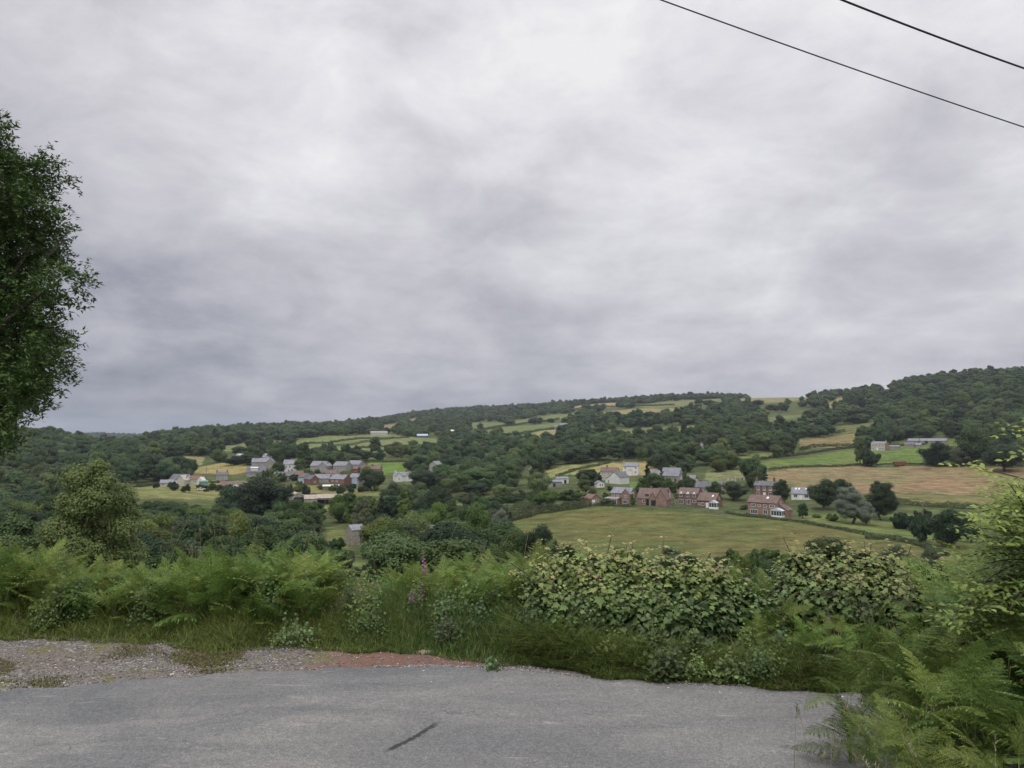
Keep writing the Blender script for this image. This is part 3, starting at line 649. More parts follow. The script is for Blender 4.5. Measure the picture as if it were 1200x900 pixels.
    def door(s, face, pos, pl, w_=1.0, h_=2.05, mat='white', name='door'):
        mb = MB()
        if face == 'f': mb.box(pos - w_/2, pos + w_/2, pl - .06, pl + .02, -.1, h_)
        elif face == 'r': mb.box(pl - .02, pl + .06, pos - w_/2, pos + w_/2, -.1, h_)
        else: mb.box(pl - .06, pl + .02, pos - w_/2, pos + w_/2, -.1, h_)
        mb.build(name, M[mat], s.root); return s
    def chim(s, x, y=0.0, mat='brick_r', h_=1.5, w_=.75):
        mb = MB(); z_ = s.zr - .7; mb.box(x - w_/2, x + w_/2, y - .35, y + .35, z_, s.zr + h_ - .12); mb.box(x - w_/2 - .07, x + w_/2 + .07, y - .42, y + .42, s.zr + h_ - .12, s.zr + h_)
        for k in (-.18, .18): mb.tube([(x + k, y, s.zr + h_), (x + k, y, s.zr + h_ + .32)], .11, 6)
        mb.build('chimney', M[mat], s.roof); return s
    def rooflight(s, x, t_, d, hw, hr, w_=.8):
        """skylight lying on the front slope, t_ = 0 at the eaves .. 1 at the ridge"""
        y = -d/2 * (1 - t_); z = hw + hr * t_ + .22; sl = hr / (d/2); mb = MB()
        mb.prism([(y - .45, z - .45*sl), (y + .45, z + .45*sl), (y + .42, z + .45*sl + .09), (y - .48, z - .45*sl + .09)], 'x', x - w_/2, x + w_/2)
        mb.build('rooflight', M['white'], s.roof); return s
    def conservatory(s, x0, x1, y0, y1, h_=2.3):
        b = MB(); b.box(x0, x1, y0, y1, -1, .55); n = max(2, int((x1 - x0) / .9)); k = MB()
        for i in range(n + 1):
            xx = x0 + (x1 - x0) * i / n; xx = min(max(xx, x0 + .06), x1 - .06); k.box(xx - .06, xx + .06, y0, y0 + .12, .55, h_)
        m2 = max(2, int((y1 - y0) / .9))
        for i in range(1, m2):
            yy = y0 + (y1 - y0) * i / m2
            for xx in (x0 + .06, x1 - .06): k.box(xx - .06, xx + .06, yy - .06, yy + .06, .55, h_)
        k.box(x0 - .05, x1 + .05, y0 - .05, y1, h_, h_ + .18)
        c_ = b.build('conservatory', M['white'], s.root); k.build('frame', M['white'], c_)
        g_ = MB(); g_.box(x0 + .05, x1 - .05, y0 + .04, y1 - .02, .56, h_ - .01); g_.build('glazing', M['pane'], c_)
        xm = (x0 + x1) / 2; r_ = MB(); r_.prism([(x0 - .15, h_ + .19), (x1 + .15, h_ + .19), (xm, h_ + 1.15)], 'y', y0 - .15, y1); r_.build('conservatory_roof', M['polycarb'], c_); return s

# ---- the row along the top of the big pasture
h = House('brick_house', 'orange brick house with brown roof and white conservatory standing alone at the pasture hedge', 898, 603, rot=-24)
h.block(0, 0, 11.8, 7, 4.9, 2.5, 'brick_o', 'tile_b'); h.chim(-4.6, .3, 'tile_b', .5, .4); h.rooflight(1.4, .6, 7, 4.9, 2.5)
for x_ in (-3.6, 3.9): h.win('f', x_, -3.5, 3.1, 1.9, 1.2, bars=2)
h.win('f', -1.2, -3.5, 3.2, 1.1, 1.0); h.win('f', 1.1, -3.5, 3.0, 1.2, 1.2); h.win('f', -3.3, -3.5, .4, 3.0, 1.7, bars=3); h.win('f', 1.2, -3.5, .5, 1.7, 1.6); h.win('f', 4.2, -3.5, .6, 1.9, 2.0, bars=2)
h.win('r', -.2, 5.9, 4.4, .7, 1.1, bars=0); h.lean(5.92, 9.0, -1.5, 3.4, 2.1, 4.2, 'brick_o', 'tile_b', '+x', 'side_wing', 'side_roof'); h.conservatory(4.6, 8.8, -6.2, -3.55, 2.2)
h = House('victorian_house', 'tall red brick villa with white gable end, behind the orange brick house', 896, R=335, rot=-12)
h.block(0, 0, 9.6, 7, 5.6, 1.9, 'brick_r', 'slate_d'); h.chim(-4.2, 0, 'brick_r', 2.0, 1.0); h.chim(4.0, 0, 'brick_r', 1.7, 1.1)
for x_ in (-2.9, 0.0, 2.8): h.win('f', x_, -3.5, 3.6, 1.2, 1.6); h.win('f', x_, -3.5, 3.25, 1.5, .22, bars=0, pane='white')
h.win('f', -2.9, -3.5, .7, 1.5, 1.8); h.door('f', 0, -3.5, 1.2, 2.3); h.win('f', 2.8, -3.5, .7, 1.5, 1.8)
h.lean(4.83, 5.0, -3.55, 3.55, 5.5, 5.6, 'render_w', 'slate', '+x', 'gable_render'); h.lean(5.05, 7.2, -2, 2.5, 2.2, 4.0, 'render_w', 'slate', '+x', 'side_wing', 'side_roof')
h = House('white_bungalow', 'white bungalow with pale slate roof and two rooflights, half hidden between dark trees', 939, R=328, rot=-6)
h.block(0, 0, 9.5, 7, 2.7, 2.6, 'render_w', 'slate'); h.rooflight(-2.9, .7, 7, 2.7, 2.6, .7); h.rooflight(-1.5, .7, 7, 2.7, 2.6, .7); h.rooflight(1.6, .7, 7, 2.7, 2.6, .6)
h.win('f', -2.9, -3.5, .9, 1.7, 1.4); h.win('f', 1.8, -3.5, .8, 1.8, 1.5); h.door('f', -.6, -3.5)
h = House('dormer_house', 'red brick house with three white wall dormers above glazed doors', 809, 590.5, rot=-20)
h.block(0, 0, 9.0, 7, 4.7, 2.3, 'brick_r', 'tile_b'); h.chim(-3, .4, 'tile_b', .5, .4)
for i, x_ in enumerate((-3.0, .1, 3.0)):
    h.win('f', x_, -3.56, 3.3, 1.5, 1.2); d_ = MB(); d_.prism([(x_ - .95, 4.5), (x_ + .95, 4.5), (x_, 5.5)], 'y', -3.8, -1.9); d_.build('dormer', M['white'], h.roof)
h.win('f', -3.0, -3.5, .1, 2.2, 2.1, bars=2); h.win('f', .4, -3.5, .1, 2.2, 2.1, bars=2); h.win('f', 3.1, -3.5, .9, 1.6, 1.2); h.chim(3.8, .6, 'brick_r', .4, .5)
h = House('brick_annexe', 'low red brick annexe with glazed porch, right end of the dormer house', 832, 594, rot=-24)
h.block(0, 0, 8.2, 7.5, 3.0, 3.0, 'brick_r', 'tile_b'); h.rooflight(2.2, .55, 7.5, 3.0, 3.0, .7); h.win('f', -3.2, -3.75, .9, 1.0, 1.0); h.win('f', -1.6, -3.75, .7, 1.4, 1.3)
h.win('r', .4, 4.1, 3.3, .9, 1.2, bars=0); h.door('f', .4, -3.75, 1.2, 2.1); h.conservatory(2.2, 5.6, -6.0, -3.8, 2.2)
h = House('hipped_house', 'large brick house with sweeping dark brown roof and two wide doorways', 769, 591, rot=-18, )
h.block(-1.0, 0, 12.4, 9, 2.9, 4.0, 'brick_o', 'tile_b'); h.block(4.3, -1.2, 4.6, 11.0, 3.0, 4.1, 'brick_o', 'tile_b', 'y'); h.chim(-2.2, .2, 'brick_o', .6, .7)
h.block(.4, -4.2, 3.6, 3.0, 2.9, 2.5, 'brick_o', 'brick_o', 'y'); h.win('f', -2.9, -3.85, 3.7, 1.9, 1.0, 'tile_b', bars=1); h.win('f', -.6, -3.85, 3.6, 1.5, 1.0, 'tile_b', bars=1)
h.win('f', -3.9, -4.5, 1.0, 1.7, 1.1); h.door('f', -2.1, -4.5, 2.3, 2.4, 'dark', 'doorway'); h.door('f', 1.0, -5.7, 2.9, 2.2, 'dark', 'doorway'); h.win('r', -1.2, 6.6, 3.7, 1.1, 1.3, bars=1); h.win('r', 1.8, 6.6, .8, 1.5, 1.2)
h.lean(-10.0, -7.25, -3, 3, 2.1, 3.4, 'render_g', 'tile_b', '-x', 'side_wing', 'side_roof')
h = House('grey_roofed_house', 'brick house with pale slate roof and flat white sunroom, next to the brick garage', 731, 590, rot=-26)
h.block(0, 0, 9.4, 7, 4.8, 2.2, 'brick_o', 'slate'); h.block(3.2, -2.4, 3.6, 4.5, 4.8, 2.0, 'brick_o', 'slate', 'y'); h.chim(-3.0, .5, 'brick_o', .5, .6)
h.win('f', -3.4, -3.5, 3.3, 1.2, 1.1); h.win('f', -1.2, -3.5, 3.3, 1.0, 1.1); h.win('f', 3.2, -4.65, 3.0, 1.2, 1.1); h.win('f', 2.9, -4.65, .4, 2.0, 1.6); h.win('r', 0, 5.0, 3.0, 1.2, 1.2)
h.lean(-5.8, 0.4, -7.2, -3.52, 2.5, 2.9, 'brick_o', 'render_g', '-y', 'sunroom', 'sunroom_roof'); h.win('f', -3.5, -7.2, .4, 2.4, 1.9, bars=2); h.win('f', -.9, -7.2, .1, 1.9, 2.2, bars=1)
h = House('brick_garage', 'small orange brick garage with tiled gable at the left end of the row', 694, 590, rot=32, cat='garage')
h.block(0, 0, 5.2, 6.2, 2.4, 1.7, 'brick_o', 'tile_r', 'y'); h.win('f', .9, -3.1, .9, 1.2, 1.0, bars=1); h.door('f', -1.2, -3.1, 1.6, 1.9)
h = House('white_cottage', 'white cottage with a blank wide gable end facing the pasture', 725, R=372, rot=-38)
h.block(0, 0, 7.4, 9.0, 4.0, 2.6, 'render_w', 'slate_d', 'y'); h.lean(-7.0, -3.72, -3.5, 3.5, 2.4, 4.3, 'render_w', 'slate_d', '-x', 'side_wing', 'side_roof'); h.win('f', -4.9, -3.5, .4, 1.0, 1.5, bars=1); h.chim(0, 4, 'render_w', .7)
h = House('cream_house', 'cream house under a brownish roof behind the white cottage', 714, R=392, rot=-10)
h.block(0, 0, 10, 7, 5.0, 2.3, 'render_c', 'tile_b'); h.chim(-1.5, 0, 'brick_r', 1.2)
for x_ in (-3.5, 0): h.win('f', x_, -3.5, 3.2, 1.0, 1.2)
h.win('f', -3.5, -3.5, .7, 1.1, 1.3)
h = House('white_house', 'square white two-storey house with arched porch, before the yellow field', 739, R=412, rot=-6)
h.block(0, 0, 9.4, 6.5, 5.2, 1.9, 'render_w', 'slate'); h.chim(-4.4, 0, 'stone', 1.3, .9)
for x_ in (-3.2, 3.2): h.win('f', x_, -3.25, 3.6, 1.0, 1.2); h.win('f', x_, -3.25, .8, 1.1, 1.4)
h.door('f', 0, -3.25, 1.1, 2.1, 'slate_d'); h.block(0, -3.8, 2.0, 1.1, 2.3, .9, 'render_w', 'slate', 'y', over=.15)
h = House('garden_annexe', 'tiny white outbuilding with two windows on the lawn beside dark trees', 702, R=352, rot=20, cat='outbuilding')
h.block(0, 0, 4.2, 4.0, 2.3, 1.1, 'render_w', 'slate', 'y'); h.win('f', -.3, -2.0, .7, .9, 1.3, bars=0); h.win('f', .95, -2.0, .7, .8, 1.3, bars=0)
# ---- the church and its hall
h = House('church', 'stone church with steep grey slate roof among churchyard trees', 787, R=374, rot=-22, cat='church')
h.block(0, 0, 10.5, 8, 5.0, 4.2, 'stone', 'slate'); h.block(-9.0, 0, 7.4, 6.4, 4.0, 3.6, 'stone', 'slate'); h.block(9.6, 0, 8.6, 6.0, 2.8, 2.6, 'stone', 'slate')
for x_ in (-3.6, -1.6, .4): h.win('f', x_, -4.0, 1.5, .9, 2.6, 'stone', 'lancet_window', bars=0)
h.win('r', 0, 5.25, 3.4, 1.6, 2.6, 'stone', 'lancet_window', bars=1); h.win('f', 3.4, -4.0, 1.4, 1.3, 2.2, 'stone', 'lancet_window', bars=0)
c_ = MB(); c_.box(12.6, 13.93, -2.2, 2.2, -1, 3.3); c_.build('end_gable', M['render_w'], h.root)
h = House('church_hall', 'long low stone hall with purplish slate roof below the church', 822, R=340, rot=-12, cat='hall')
h.block(0, 0, 20, 7, 3.0, 2.7, 'stone', 'slate_d'); h.block(-8.5, -2.6, 5.5, 6, 3.2, 2.6, 'stone', 'slate', 'y'); h.chim(-.8, 0, 'brick_r', .6); h.win('f', -3, -3.5, 1, 1.2, 1.2); h.win('f', 2.0, -3.5, 1, 1.2, 1.2); h.win('f', 6.5, -3.5, 1, 1.2, 1.2)
# ---- houses further right and behind
h = House('wood_house', 'grey gabled house with two chimneys swallowed by the wood behind the church', 816, R=500, rot=-20, dz=2.5)
h.block(0, 0, 10, 8, 5.2, 3.6, 'stone', 'slate'); h.chim(-4.4, 0, 'brick_r', 1.3); h.chim(3.8, 0, 'stone', 1.2); h.win('f', -2.6, -4, 3, 1, 1.2); h.win('f', 2.6, -4, 3, 1, 1.2)
h = House('farmhouse', 'pinkish stone farmhouse with pale front alone above the bright green field', 1031, R=600, rot=-24)
h.block(0, 0, 11.5, 7.5, 5.4, 1.8, 'brick_o', 'slate', hip=0); f_ = MB(); f_.box(-5.6, 5.6, -3.86, -3.77, -1, 5.3); f_.build('front_render', M['render_c'], h.root)
for x_ in (-4, -1.4, 1.4, 4): h.win('f', x_, -3.87, 3.4, 1.1, 1.3, bars=1)
for x_ in (-4, 1.8, 4): h.win('f', x_, -3.87, .8, 1.1, 1.4, bars=1)
h.door('f', -.6, -3.87, 1.1, 2.2); h.chim(-4.8, 0, 'stone', 1.2); h.chim(4.8, 0, 'stone', 1.2)
h = House('pale_outbuilding', 'low pale outbuilding just right of the lone farmhouse', 1048, R=604, rot=-10, cat='outbuilding')
h.block(0, 0, 8, 5, 2.5, .9, 'render_g', 'slate'); h.win('f', -1, -2.5, .8, 1.6, 1.0, bars=1)
h = House('long_barn', 'long low brownish stone range with slate roof at the wood edge', 1094, R=625, rot=-8, cat='barn')
h.block(0, 0, 20, 6, 2.2, 1.9, 'stone', 'slate'); h.block(-15, .5, 8, 6, 2.2, 1.8, 'stone', 'slate')
for x_ in (-5, 3): h.door('f', x_, -3, 2.2, 2, 'dark', 'doorway')
h = House('stone_sheds', 'pair of small stone sheds between the farmhouse and the long low barn', 1066, R=612, rot=-14, cat='shed')
h.block(0, 0, 7, 5, 2.4, 1.7, 'stone', 'slate_d'); h.block(6.2, 1, 4.6, 4.5, 2.1, 1.4, 'stone', 'slate')
h = House('roadside_sheds', 'low grey outbuilding half buried in the hedge beside the lane on the right', 1128, R=255, rot=-14, cat='shed')
h.block(0, 0, 9, 4, 2.2, 1.0, 'render_g', 'slate'); h.win('f', -2, -2, .8, 1.5, .9)
h = House('red_cottage', 'bright red brick gable of a cottage with slate roof, left of the yellow field', 629, R=430, rot=-42)
h.block(0, 0, 8, 6.5, 4.2, 2.6, 'brick_r', 'slate'); h.chim(-3.4, 0, 'brick_r', .9); h.chim(3.5, 0, 'brick_r', .8); h.win('r', 0, 4.0, 3, 1.1, 1.2); h.win('f', -1, -3.25, 2.8, 1, 1.1)
for i, (px, R, w_, l_) in enumerate(((645, 368, 12, 'long flat-roofed grey shed at the hedge left of the dark garden trees'), (658, 382, 7, 'small white-walled shed behind the flat-roofed grey shed'))):
    h = House('grey_shed', l_, px, R=R, rot=12, cat='shed'); h.block(0, 0, w_, 6, 2.8, .8, 'render_w' if i else 'render_g', 'slate'); h.door('f', 1.5, -3, 1.4, 2, 'dark', 'doorway')
h = House('stone_barn', 'small grey stone barn with one window, nearest building in the valley', 418, R=206, rot=24, cat='barn')
h.block(0, 0, 4.4, 5.2, 4.6, 1.4, 'stone', 'slate', 'x', over=.12); h.win('f', .5, -2.6, 2.5, .75, .8, bars=1)
h = House('hidden_cottage', 'brick cottage showing only slate roof and tall chimney above the near trees', 501, R=205, rot=-35, dz=-.6)
h.block(0, 0, 7.5, 5.5, 4.2, 2.2, 'brick_o', 'slate'); h.chim(-1.6, 0, 'brick_r', 1.3, .9); h.win('f', -1.8, -2.75, 2.7, .9, 1.0)
h = House('grey_gable_house', 'grey rendered house peering between woods left of the valley centre', 511, R=440, rot=-30, dz=1.5)
h.block(0, 0, 6, 8, 5, 2.4, 'render_g', 'slate', 'y'); h.win('f', 0, -4, 3, 1, 1.2)
# ---- farm sheds
h = House('gabled_barn', 'weathered grey timber barn with a black doorway, left of the open shed', 347, 589, rot=8, cat='barn')
h.block(0, 0, 8.8, 12, 3.6, 1.7, 'boards', 'tin', 'y'); h.door('f', .8, -6, 5.6, 3.2, 'dark', 'doorway')
h = House('block_shed', 'small flat grey block shed joining the timber barn to the open shed', 364, 590.5, rot=0, cat='shed')
h.block(0, 0, 6.4, 7, 2.9, 1.7, 'boards', 'tin', 'x'); b_ = MB(); b_.box(-3.1, 3.1, -4.3, -3.55, -1, 1.0); b_.build('low_wall', M['render_g'], h.root)
h = House('open_shed', 'long open-fronted cattle shed with brownish sheet roof and dark bays', 386, 590, rot=-2, cat='shed')
b_ = MB(); b_.box(-6.3, 6.3, 3.2, 3.4, -1.5, 3.4).box(-6.4, -6.2, -3.6, 3.2, -1.5, 3.1).box(6.2, 6.4, -3.6, 3.2, -1.5, 3.1).box(-6.2, 6.2, -3.55, -3.4, 2.35, 3.15); b_.build('wall', M['boards'], h.root)
r_ = MB(); r_.prism([(-4.0, 3.15), (4.0, 3.5), (.2, 4.9)], 'x', -6.8, 6.8); r_.build('roof', M['tin'], h.root)
for x_ in (-6.1, -2.1, 2.1, 6.1): p_ = MB(); p_.box(x_ - .13, x_ + .13, -3.7, -3.56, -1.5, 2.9); p_.build('post', M['wood'], h.root)
p_ = MB(); p_.box(-6.1, 6.1, .5, .6, -1, 2.8); p_.build('bay_shade_panel', M['dark'], h.root)  # near-black panel whose colour stands in for the shade inside the open bays
h = House('twin_gabled_house', 'long white cottage with two gables standing apart by the round tree', 472, 563.5, rot=14)
h.block(0, 0, 11.2, 6.5, 3.4, 2.2, 'render_w', 'slate'); h.block(-3.4, -2, 4.0, 4.0, 3.3, 2.0, 'render_w', 'slate', 'y'); h.block(3.2, -2, 4.4, 4.0, 3.3, 2.2, 'render_w', 'slate', 'y')
h.win('f', -3.4, -4, 1.0, .9, 1.2); h.win('f', 3.2, -4, 1.0, .9, 1.2); h.chim(-4.8, 0, 'render_w', .8); h.chim(2, 0, 'brick_r', .8)
# ---- the village: label, column, row or range, turn, blocks (cx, cy, w, d, wall h, roof h, wall, roof, ridge), windows (x, plane, z), chimneys
VILLAGE = [
 ('industrial_shed', 'factory', 'very long grey workshop roof with skylights at the back of the village', 311, 560, -8, [(-2, 0, 40, 16, 2.4, 3.6, 'stone', 'slate', 'x'), (16, -6, 9, 8, 2.6, 2.6, 'brick_r', 'slate', 'x')], [(-8, -7, 2)], []),
 ('stone_house', 'house', 'wide two-gabled stone house in front of the long workshop roof', 310, 500, -8, [(-2, 0, 12, 8, 4.4, 2.6, 'render_g', 'slate', 'x'), (5.0, -1, 5, 8, 4.2, 2.6, 'stone', 'slate', 'y')], [(-5, -4, 2.6), (-1, -4, 2.6), (5, -5, 1)], [-6]),
 ('dormer_bungalow', 'house', 'big slate-roofed bungalow with a broad white dormer', 302, 455, -8, [(0, 0, 12, 9, 2.6, 3.8, 'render_g', 'slate_d', 'x'), (-1.2, -2.0, 4.5, 3, 5.4, .5, 'render_w', 'render_w', 'x')], [(-3, -4.5, .8), (3, -4.5, .8)], []),
 ('modern_house', 'house', 'modern white-framed grey house with tall glazing at the top of the village', 345, 480, -10, [(-2, 0, 9, 8, 5, 1.6, 'render_w', 'slate', 'x'), (4.0, -1.5, 4.6, 6, 4.6, .9, 'render_w', 'render_w', 'y'), (-1, 5, 13, 6, 6, 2, 'render_g', 'slate', 'x')], [(-4.5, -4, 2.8), (-2, -4, 2.8), (4, -4.5, 2.4), (4, -4.5, .3)], []),
 ('brown_bungalow', 'bungalow', 'dark-roofed stone bungalow below the modern white-framed house', 334, 430, -4, [(0, 0, 12, 7, 2.6, 2.3, 'stone', 'slate_d', 'x')], [(-3, -3.5, .9), (2, -3.5, .9)], [2.8]),
 ('tiled_bungalow', 'bungalow', 'small brown-tiled bungalow right of the dark-roofed stone one', 349, 436, -8, [(0, 0, 8, 7, 2.6, 2.2, 'render_c', 'tile_b', 'x')], [(0, -3.5, .9)], [-3.2]),
 ('blue_house', 'house', 'pale blue gabled house in the middle of the village', 359, 414, 26, [(0, 0, 6.2, 8, 3.6, 2.4, 'blue', 'tile_b', 'y')], [(-1, -4, 1.0), (1.3, -4, 1.0)], []),
 ('red_gable_house', 'house', 'red brick gable touching the pale blue house', 366, 408, 30, [(0, 0, 5.6, 8, 3.2, 2.3, 'brick_r', 'slate_d', 'y')], [(0, -4, .9)], []),
 ('grey_semi', 'house', 'large double-fronted grey rendered house at the village top, leftmost of the tall grey ones', 376, 462, -30, [(0, 0, 11, 8, 5.2, 2.9, 'render_g', 'slate', 'x'), (4.6, -1.2, 6, 8, 5.0, 2.7, 'render_g', 'slate', 'y')], [(-4, -4, 3), (-1.6, -4, 3), (-4, -4, .7), (4.6, -5.2, 2.6)], [-4.8]),
 ('grey_detached', 'house', 'tall grey house with pale slate roof, middle of the tall grey ones', 402, 458, -34, [(0, 0, 10, 8, 5.2, 2.6, 'render_g', 'slate', 'x')], [(-3, -4, 3), (2, -4, 3), (-3, -4, .7)], [3.8]),
 ('brick_detached', 'house', 'slate-roofed grey house with a red brick lean-to, rightmost of the tall village-top ones', 418, 462, -34, [(0, 0, 9.6, 8, 5.2, 2.6, 'render_g', 'slate', 'x'), (3.6, -5.2, 4, 3.6, 2.4, 1.2, 'brick_r', 'tile_r', 'x')], [(-3, -4, 3), (1, -4, 3)], [3.6]),
 ('low_brown_house', 'house', 'low brown-roofed house half behind the big dark village tree', 437, 452, -14, [(0, 0, 12, 7, 2.8, 2.6, 'brick_o', 'tile_b', 'x')], [(-2, -3.5, 1), (2, -3.5, 1)], [-4]),
 ('white_fronted_house', 'house', 'small white-fronted house in the dip between the tall grey ones and the red gable', 388, 432, -16, [(0, 0, 8.6, 7, 3.4, 2.2, 'render_c', 'tile_b', 'x'), (-2.6, -3, 2.6, 3, 3, 1.4, 'render_w', 'tile_b', 'y')], [(1.4, -3.5, 1)], [-1]),
 ('slate_bungalow', 'bungalow', 'slate-roofed bungalow between the pale blue house and the red brick gable', 379, 414, -16, [(0, 0, 9.5, 7, 2.7, 2.3, 'stone', 'slate', 'x')], [(-2, -3.5, .9), (2, -3.5, .9)], []),
 ('red_end_house', 'house', 'slate-roofed house with big dark red brick gable at the village front', 400, 398, -38, [(0, 0, 10.5, 7.5, 4.6, 2.4, 'brick_r', 'slate', 'x')], [(-3, -3.75, 2.8), (0, -3.75, 2.8)], [1.5]),
 ('grey_end_house', 'house', 'grey gabled house right behind the dark red brick gable', 419, 406, -30, [(0, 0, 7, 8, 4.2, 2.3, 'render_g', 'slate', 'x'), (1.5, -3.6, 4, 5, 3.0, 1.8, 'blue', 'slate', 'y')], [(-2, -4, 2.6)], []),
 ('awning_shed', 'shed', 'low dark garden shed with a white sheet roof at the village front', 389, 390, -6, [(0, 0, 9, 5, 1.9, .7, 'wood', 'render_w', 'x')], [], []),
 ('left_bungalow', 'bungalow', 'low grey bungalow, furthest left of the buildings by the left field', 198, 432, -8, [(0, 0, 7.5, 6, 2.4, 1.6, 'render_c', 'slate', 'x')], [(-2, -3, .9), (1.5, -3, .9)], []),
 ('cream_gabled_house', 'house', 'dark-roofed house with a cream sloping end beside the straw mound', 214, 442, -36, [(0, 0, 11, 8, 3.4, 3.0, 'render_w', 'slate_d', 'x'), (3.8, -2.5, 5, 7, 3.2, 2.8, 'render_c', 'render_c', 'y')], [(-3.4, -4, 1)], []),
 ('pink_cottage', 'cottage', 'pale pinkish cottage with white end, just right of the cream gabled one', 230, 440, -26, [(0, 0, 9, 6, 3.0, 2.2, 'render_c', 'tile_r', 'x'), (4.6, -1, 3, 5, 2.6, 1.8, 'render_w', 'render_w', 'y')], [(-2, -3, 1), (1.6, -3, 1)], [-3.6]),
 ('green_roofed_shed', 'shed', 'small shed with a mint green sheet roof', 240, 436, 4, [(0, 0, 5, 4, 1.9, .6, 'teal', 'teal', 'x')], [], []),
 ('grey_terrace', 'terrace', 'two-storey terrace with pale grey front and dark end walls below the straw mound', 261.5, 440, -3, [(0, 0, 6.9, 6, 4.6, 1.5, 'render_g', 'slate_d', 'x')], [(-2.3, -3, 2.9), (0, -3, 2.9), (2.3, -3, 2.9), (-2.3, -3, .7), (2.3, -3, .7)], [-3, 3]),
 ('reddish_bungalow', 'bungalow', 'reddish brick bungalow with a shining white conservatory at the field corner', 276, 404, -14, [(0, 0, 11, 7, 2.5, 2.1, 'brick_r', 'tile_b', 'x')], [(-3.6, -3.5, .8), (4.4, -3.5, .8)], []),
 ('low_tiled_cottage', 'cottage', 'low tiled cottage hard left of the bungalow with the white conservatory', 266, 412, -10, [(0, 0, 6, 5, 2.2, 1.7, 'stone', 'tile_r', 'x')], [(0, -2.5, .8)], []),
 ('far_long_farm', 'farm building', 'long pinkish white farm range high on the far left hillside', 444, 1020, 4, [(0, 0, 26, 8, 3.4, 2.6, 'render_c', 'render_g', 'x')], [], []),
 ('far_blue_barn', 'barn', 'dark blue-grey barn on the far hillside, left of its wider twin', 495, 960, 0, [(0, 0, 16, 9, 3.0, 2.4, 'slate_d', 'blue', 'x')], [], []),
 ('far_wide_barn', 'barn', 'wide blue-grey barn with reddish end on the far hillside', 525, 960, -4, [(0, 0, 24, 10, 3.0, 2.2, 'slate_d', 'blue', 'x'), (-12, -3, 7, 7, 3.4, 2.4, 'rust', 'slate', 'y')], [], []),
 ('far_white_house', 'house', 'bright white house above the wide blue-grey barn', 528, 1060, 0, [(0, 0, 11, 8, 4, 2.4, 'render_w', 'render_w', 'x')], [], []),
 ('far_small_white_house', 'house', 'tiny white house left of the bright white one on the far hillside', 515, 1070, 0, [(0, 0, 7, 6, 3.6, 2.0, 'render_w', 'slate', 'x')], [], []),
 ('far_grey_house', 'house', 'grey house touching a dark tree above the far barns', 541, 1070, 0, [(0, 0, 12, 8, 4.4, 3.2, 'render_g', 'slate', 'x')], [], []),
 ('far_ridge_farm', 'farm building', 'grey farm roofs under the wooded ridge', 533, 1450, 0, [(0, 0, 22, 9, 3.5, 3, 'render_g', 'slate', 'x'), (-22, 0, 14, 9, 3, 2.5, 'render_c', 'slate', 'x')], [], []),
 ('far_grey_farm', 'farm building', 'grey stone farm beside the hillside fields, centre of the view', 661, 1000, -10, [(0, 0, 11, 8, 5, 3, 'render_g', 'slate', 'x'), (-10, -2, 8, 7, 2.6, 2, 'stone', 'slate', 'x')], [], []),
 ('far_white_farm', 'farm building', 'white farmhouse with a long low wing on the far hillside above the church', 716, 960, -6, [(0, 0, 9, 8, 5, 2.8, 'render_w', 'slate', 'x'), (10, -1, 12, 7, 2.6, 1.6, 'render_w', 'render_g', 'x')], [(-2, -4, 3), (2, -4, 3)], []),
 ('far_speck_house', 'house', 'small white house alone in the wood, mid-hillside', 762, 700, 0, [(0, 0, 6, 6, 4.5, 2, 'render_w', 'slate', 'x')], [], []),
]
for nm, ct, lb, px, R, rot, bl, wn, ch in VILLAGE:
    h = House(nm, lb, px, R=R, rot=rot, cat=ct)
    for (cx, cy, w_, d_, hw, hr, wl, rf, rg_) in bl:
        h.block(cx, cy, w_, d_, hw, hr, wl, rf, rg_)
        if (cx, cy) == bl[0][:2]: r0, z0_ = h.roof, h.zr
    h.roof, h.zr = r0, z0_
    for (x_, pl, z_) in wn: h.win('f', x_, pl, z_, 1.15, 1.15, bars=0 if R > 440 else 1)
    for x_ in ch: h.chim(x_, 0, 'brick_r', 1.1)
    if nm == 'industrial_shed':
        for k in range(9): h.rooflight(-19.5 + 4.3 * k, .78, 16, 2.4, 3.6, 2.0)
        for k in range(6): h.rooflight(-17.5 + 5.6 * k, .35, 16, 2.4, 3.6, 2.0)
    if nm == 'reddish_bungalow': h.conservatory(.2, 3.8, -6.0, -3.55, 2.1)

# ---- cars, trailer, poles, headstones, fence
def car(px, R, rot, label, body='white'):
    x, y, z = at(px, R); r_ = empty('parked_car', (x, y, z + .05), radians(rot)); tag(r_, label, 'car')
    b = MB(); pr = [(-2.05, .35), (2.05, .35), (2.08, .75), (1.2, .95), (.55, 1.42), (-1.2, 1.45), (-1.95, 1.0), (-2.1, .8)]; b.prism([(p[0], p[1]) for p in pr], 'y', -.82, .82); b.build('body', M[body], r_)
    g_ = MB(); g_.prism([(1.08, .97), (.52, 1.36), (-1.15, 1.38), (-1.75, 1.0)], 'y', -.835, .835); g_.build('side_glass', M['pane'], r_)
    for sx in (-1.3, 1.3):
        for sy in (-.78, .78): k = MB(); k.tube([(sx, sy - .1, .32), (sx, sy + .1, .32)], .32, 10); k.build('wheel', M['rubber'], r_)
    for sy in (-.6, .6): k = MB(); k.box(2.06, 2.12, sy - .15, sy + .15, .62, .75); k.build('headlight', M['polycarb'], r_)
car(378, 318, 12, 'white car parked on the grass below the open cattle shed'); car(399, 312, -20, 'pale car half behind the hedge right of the other parked one')
car(238.5, 405, 8, 'small pale car at the edge of the left field beside the green shed')
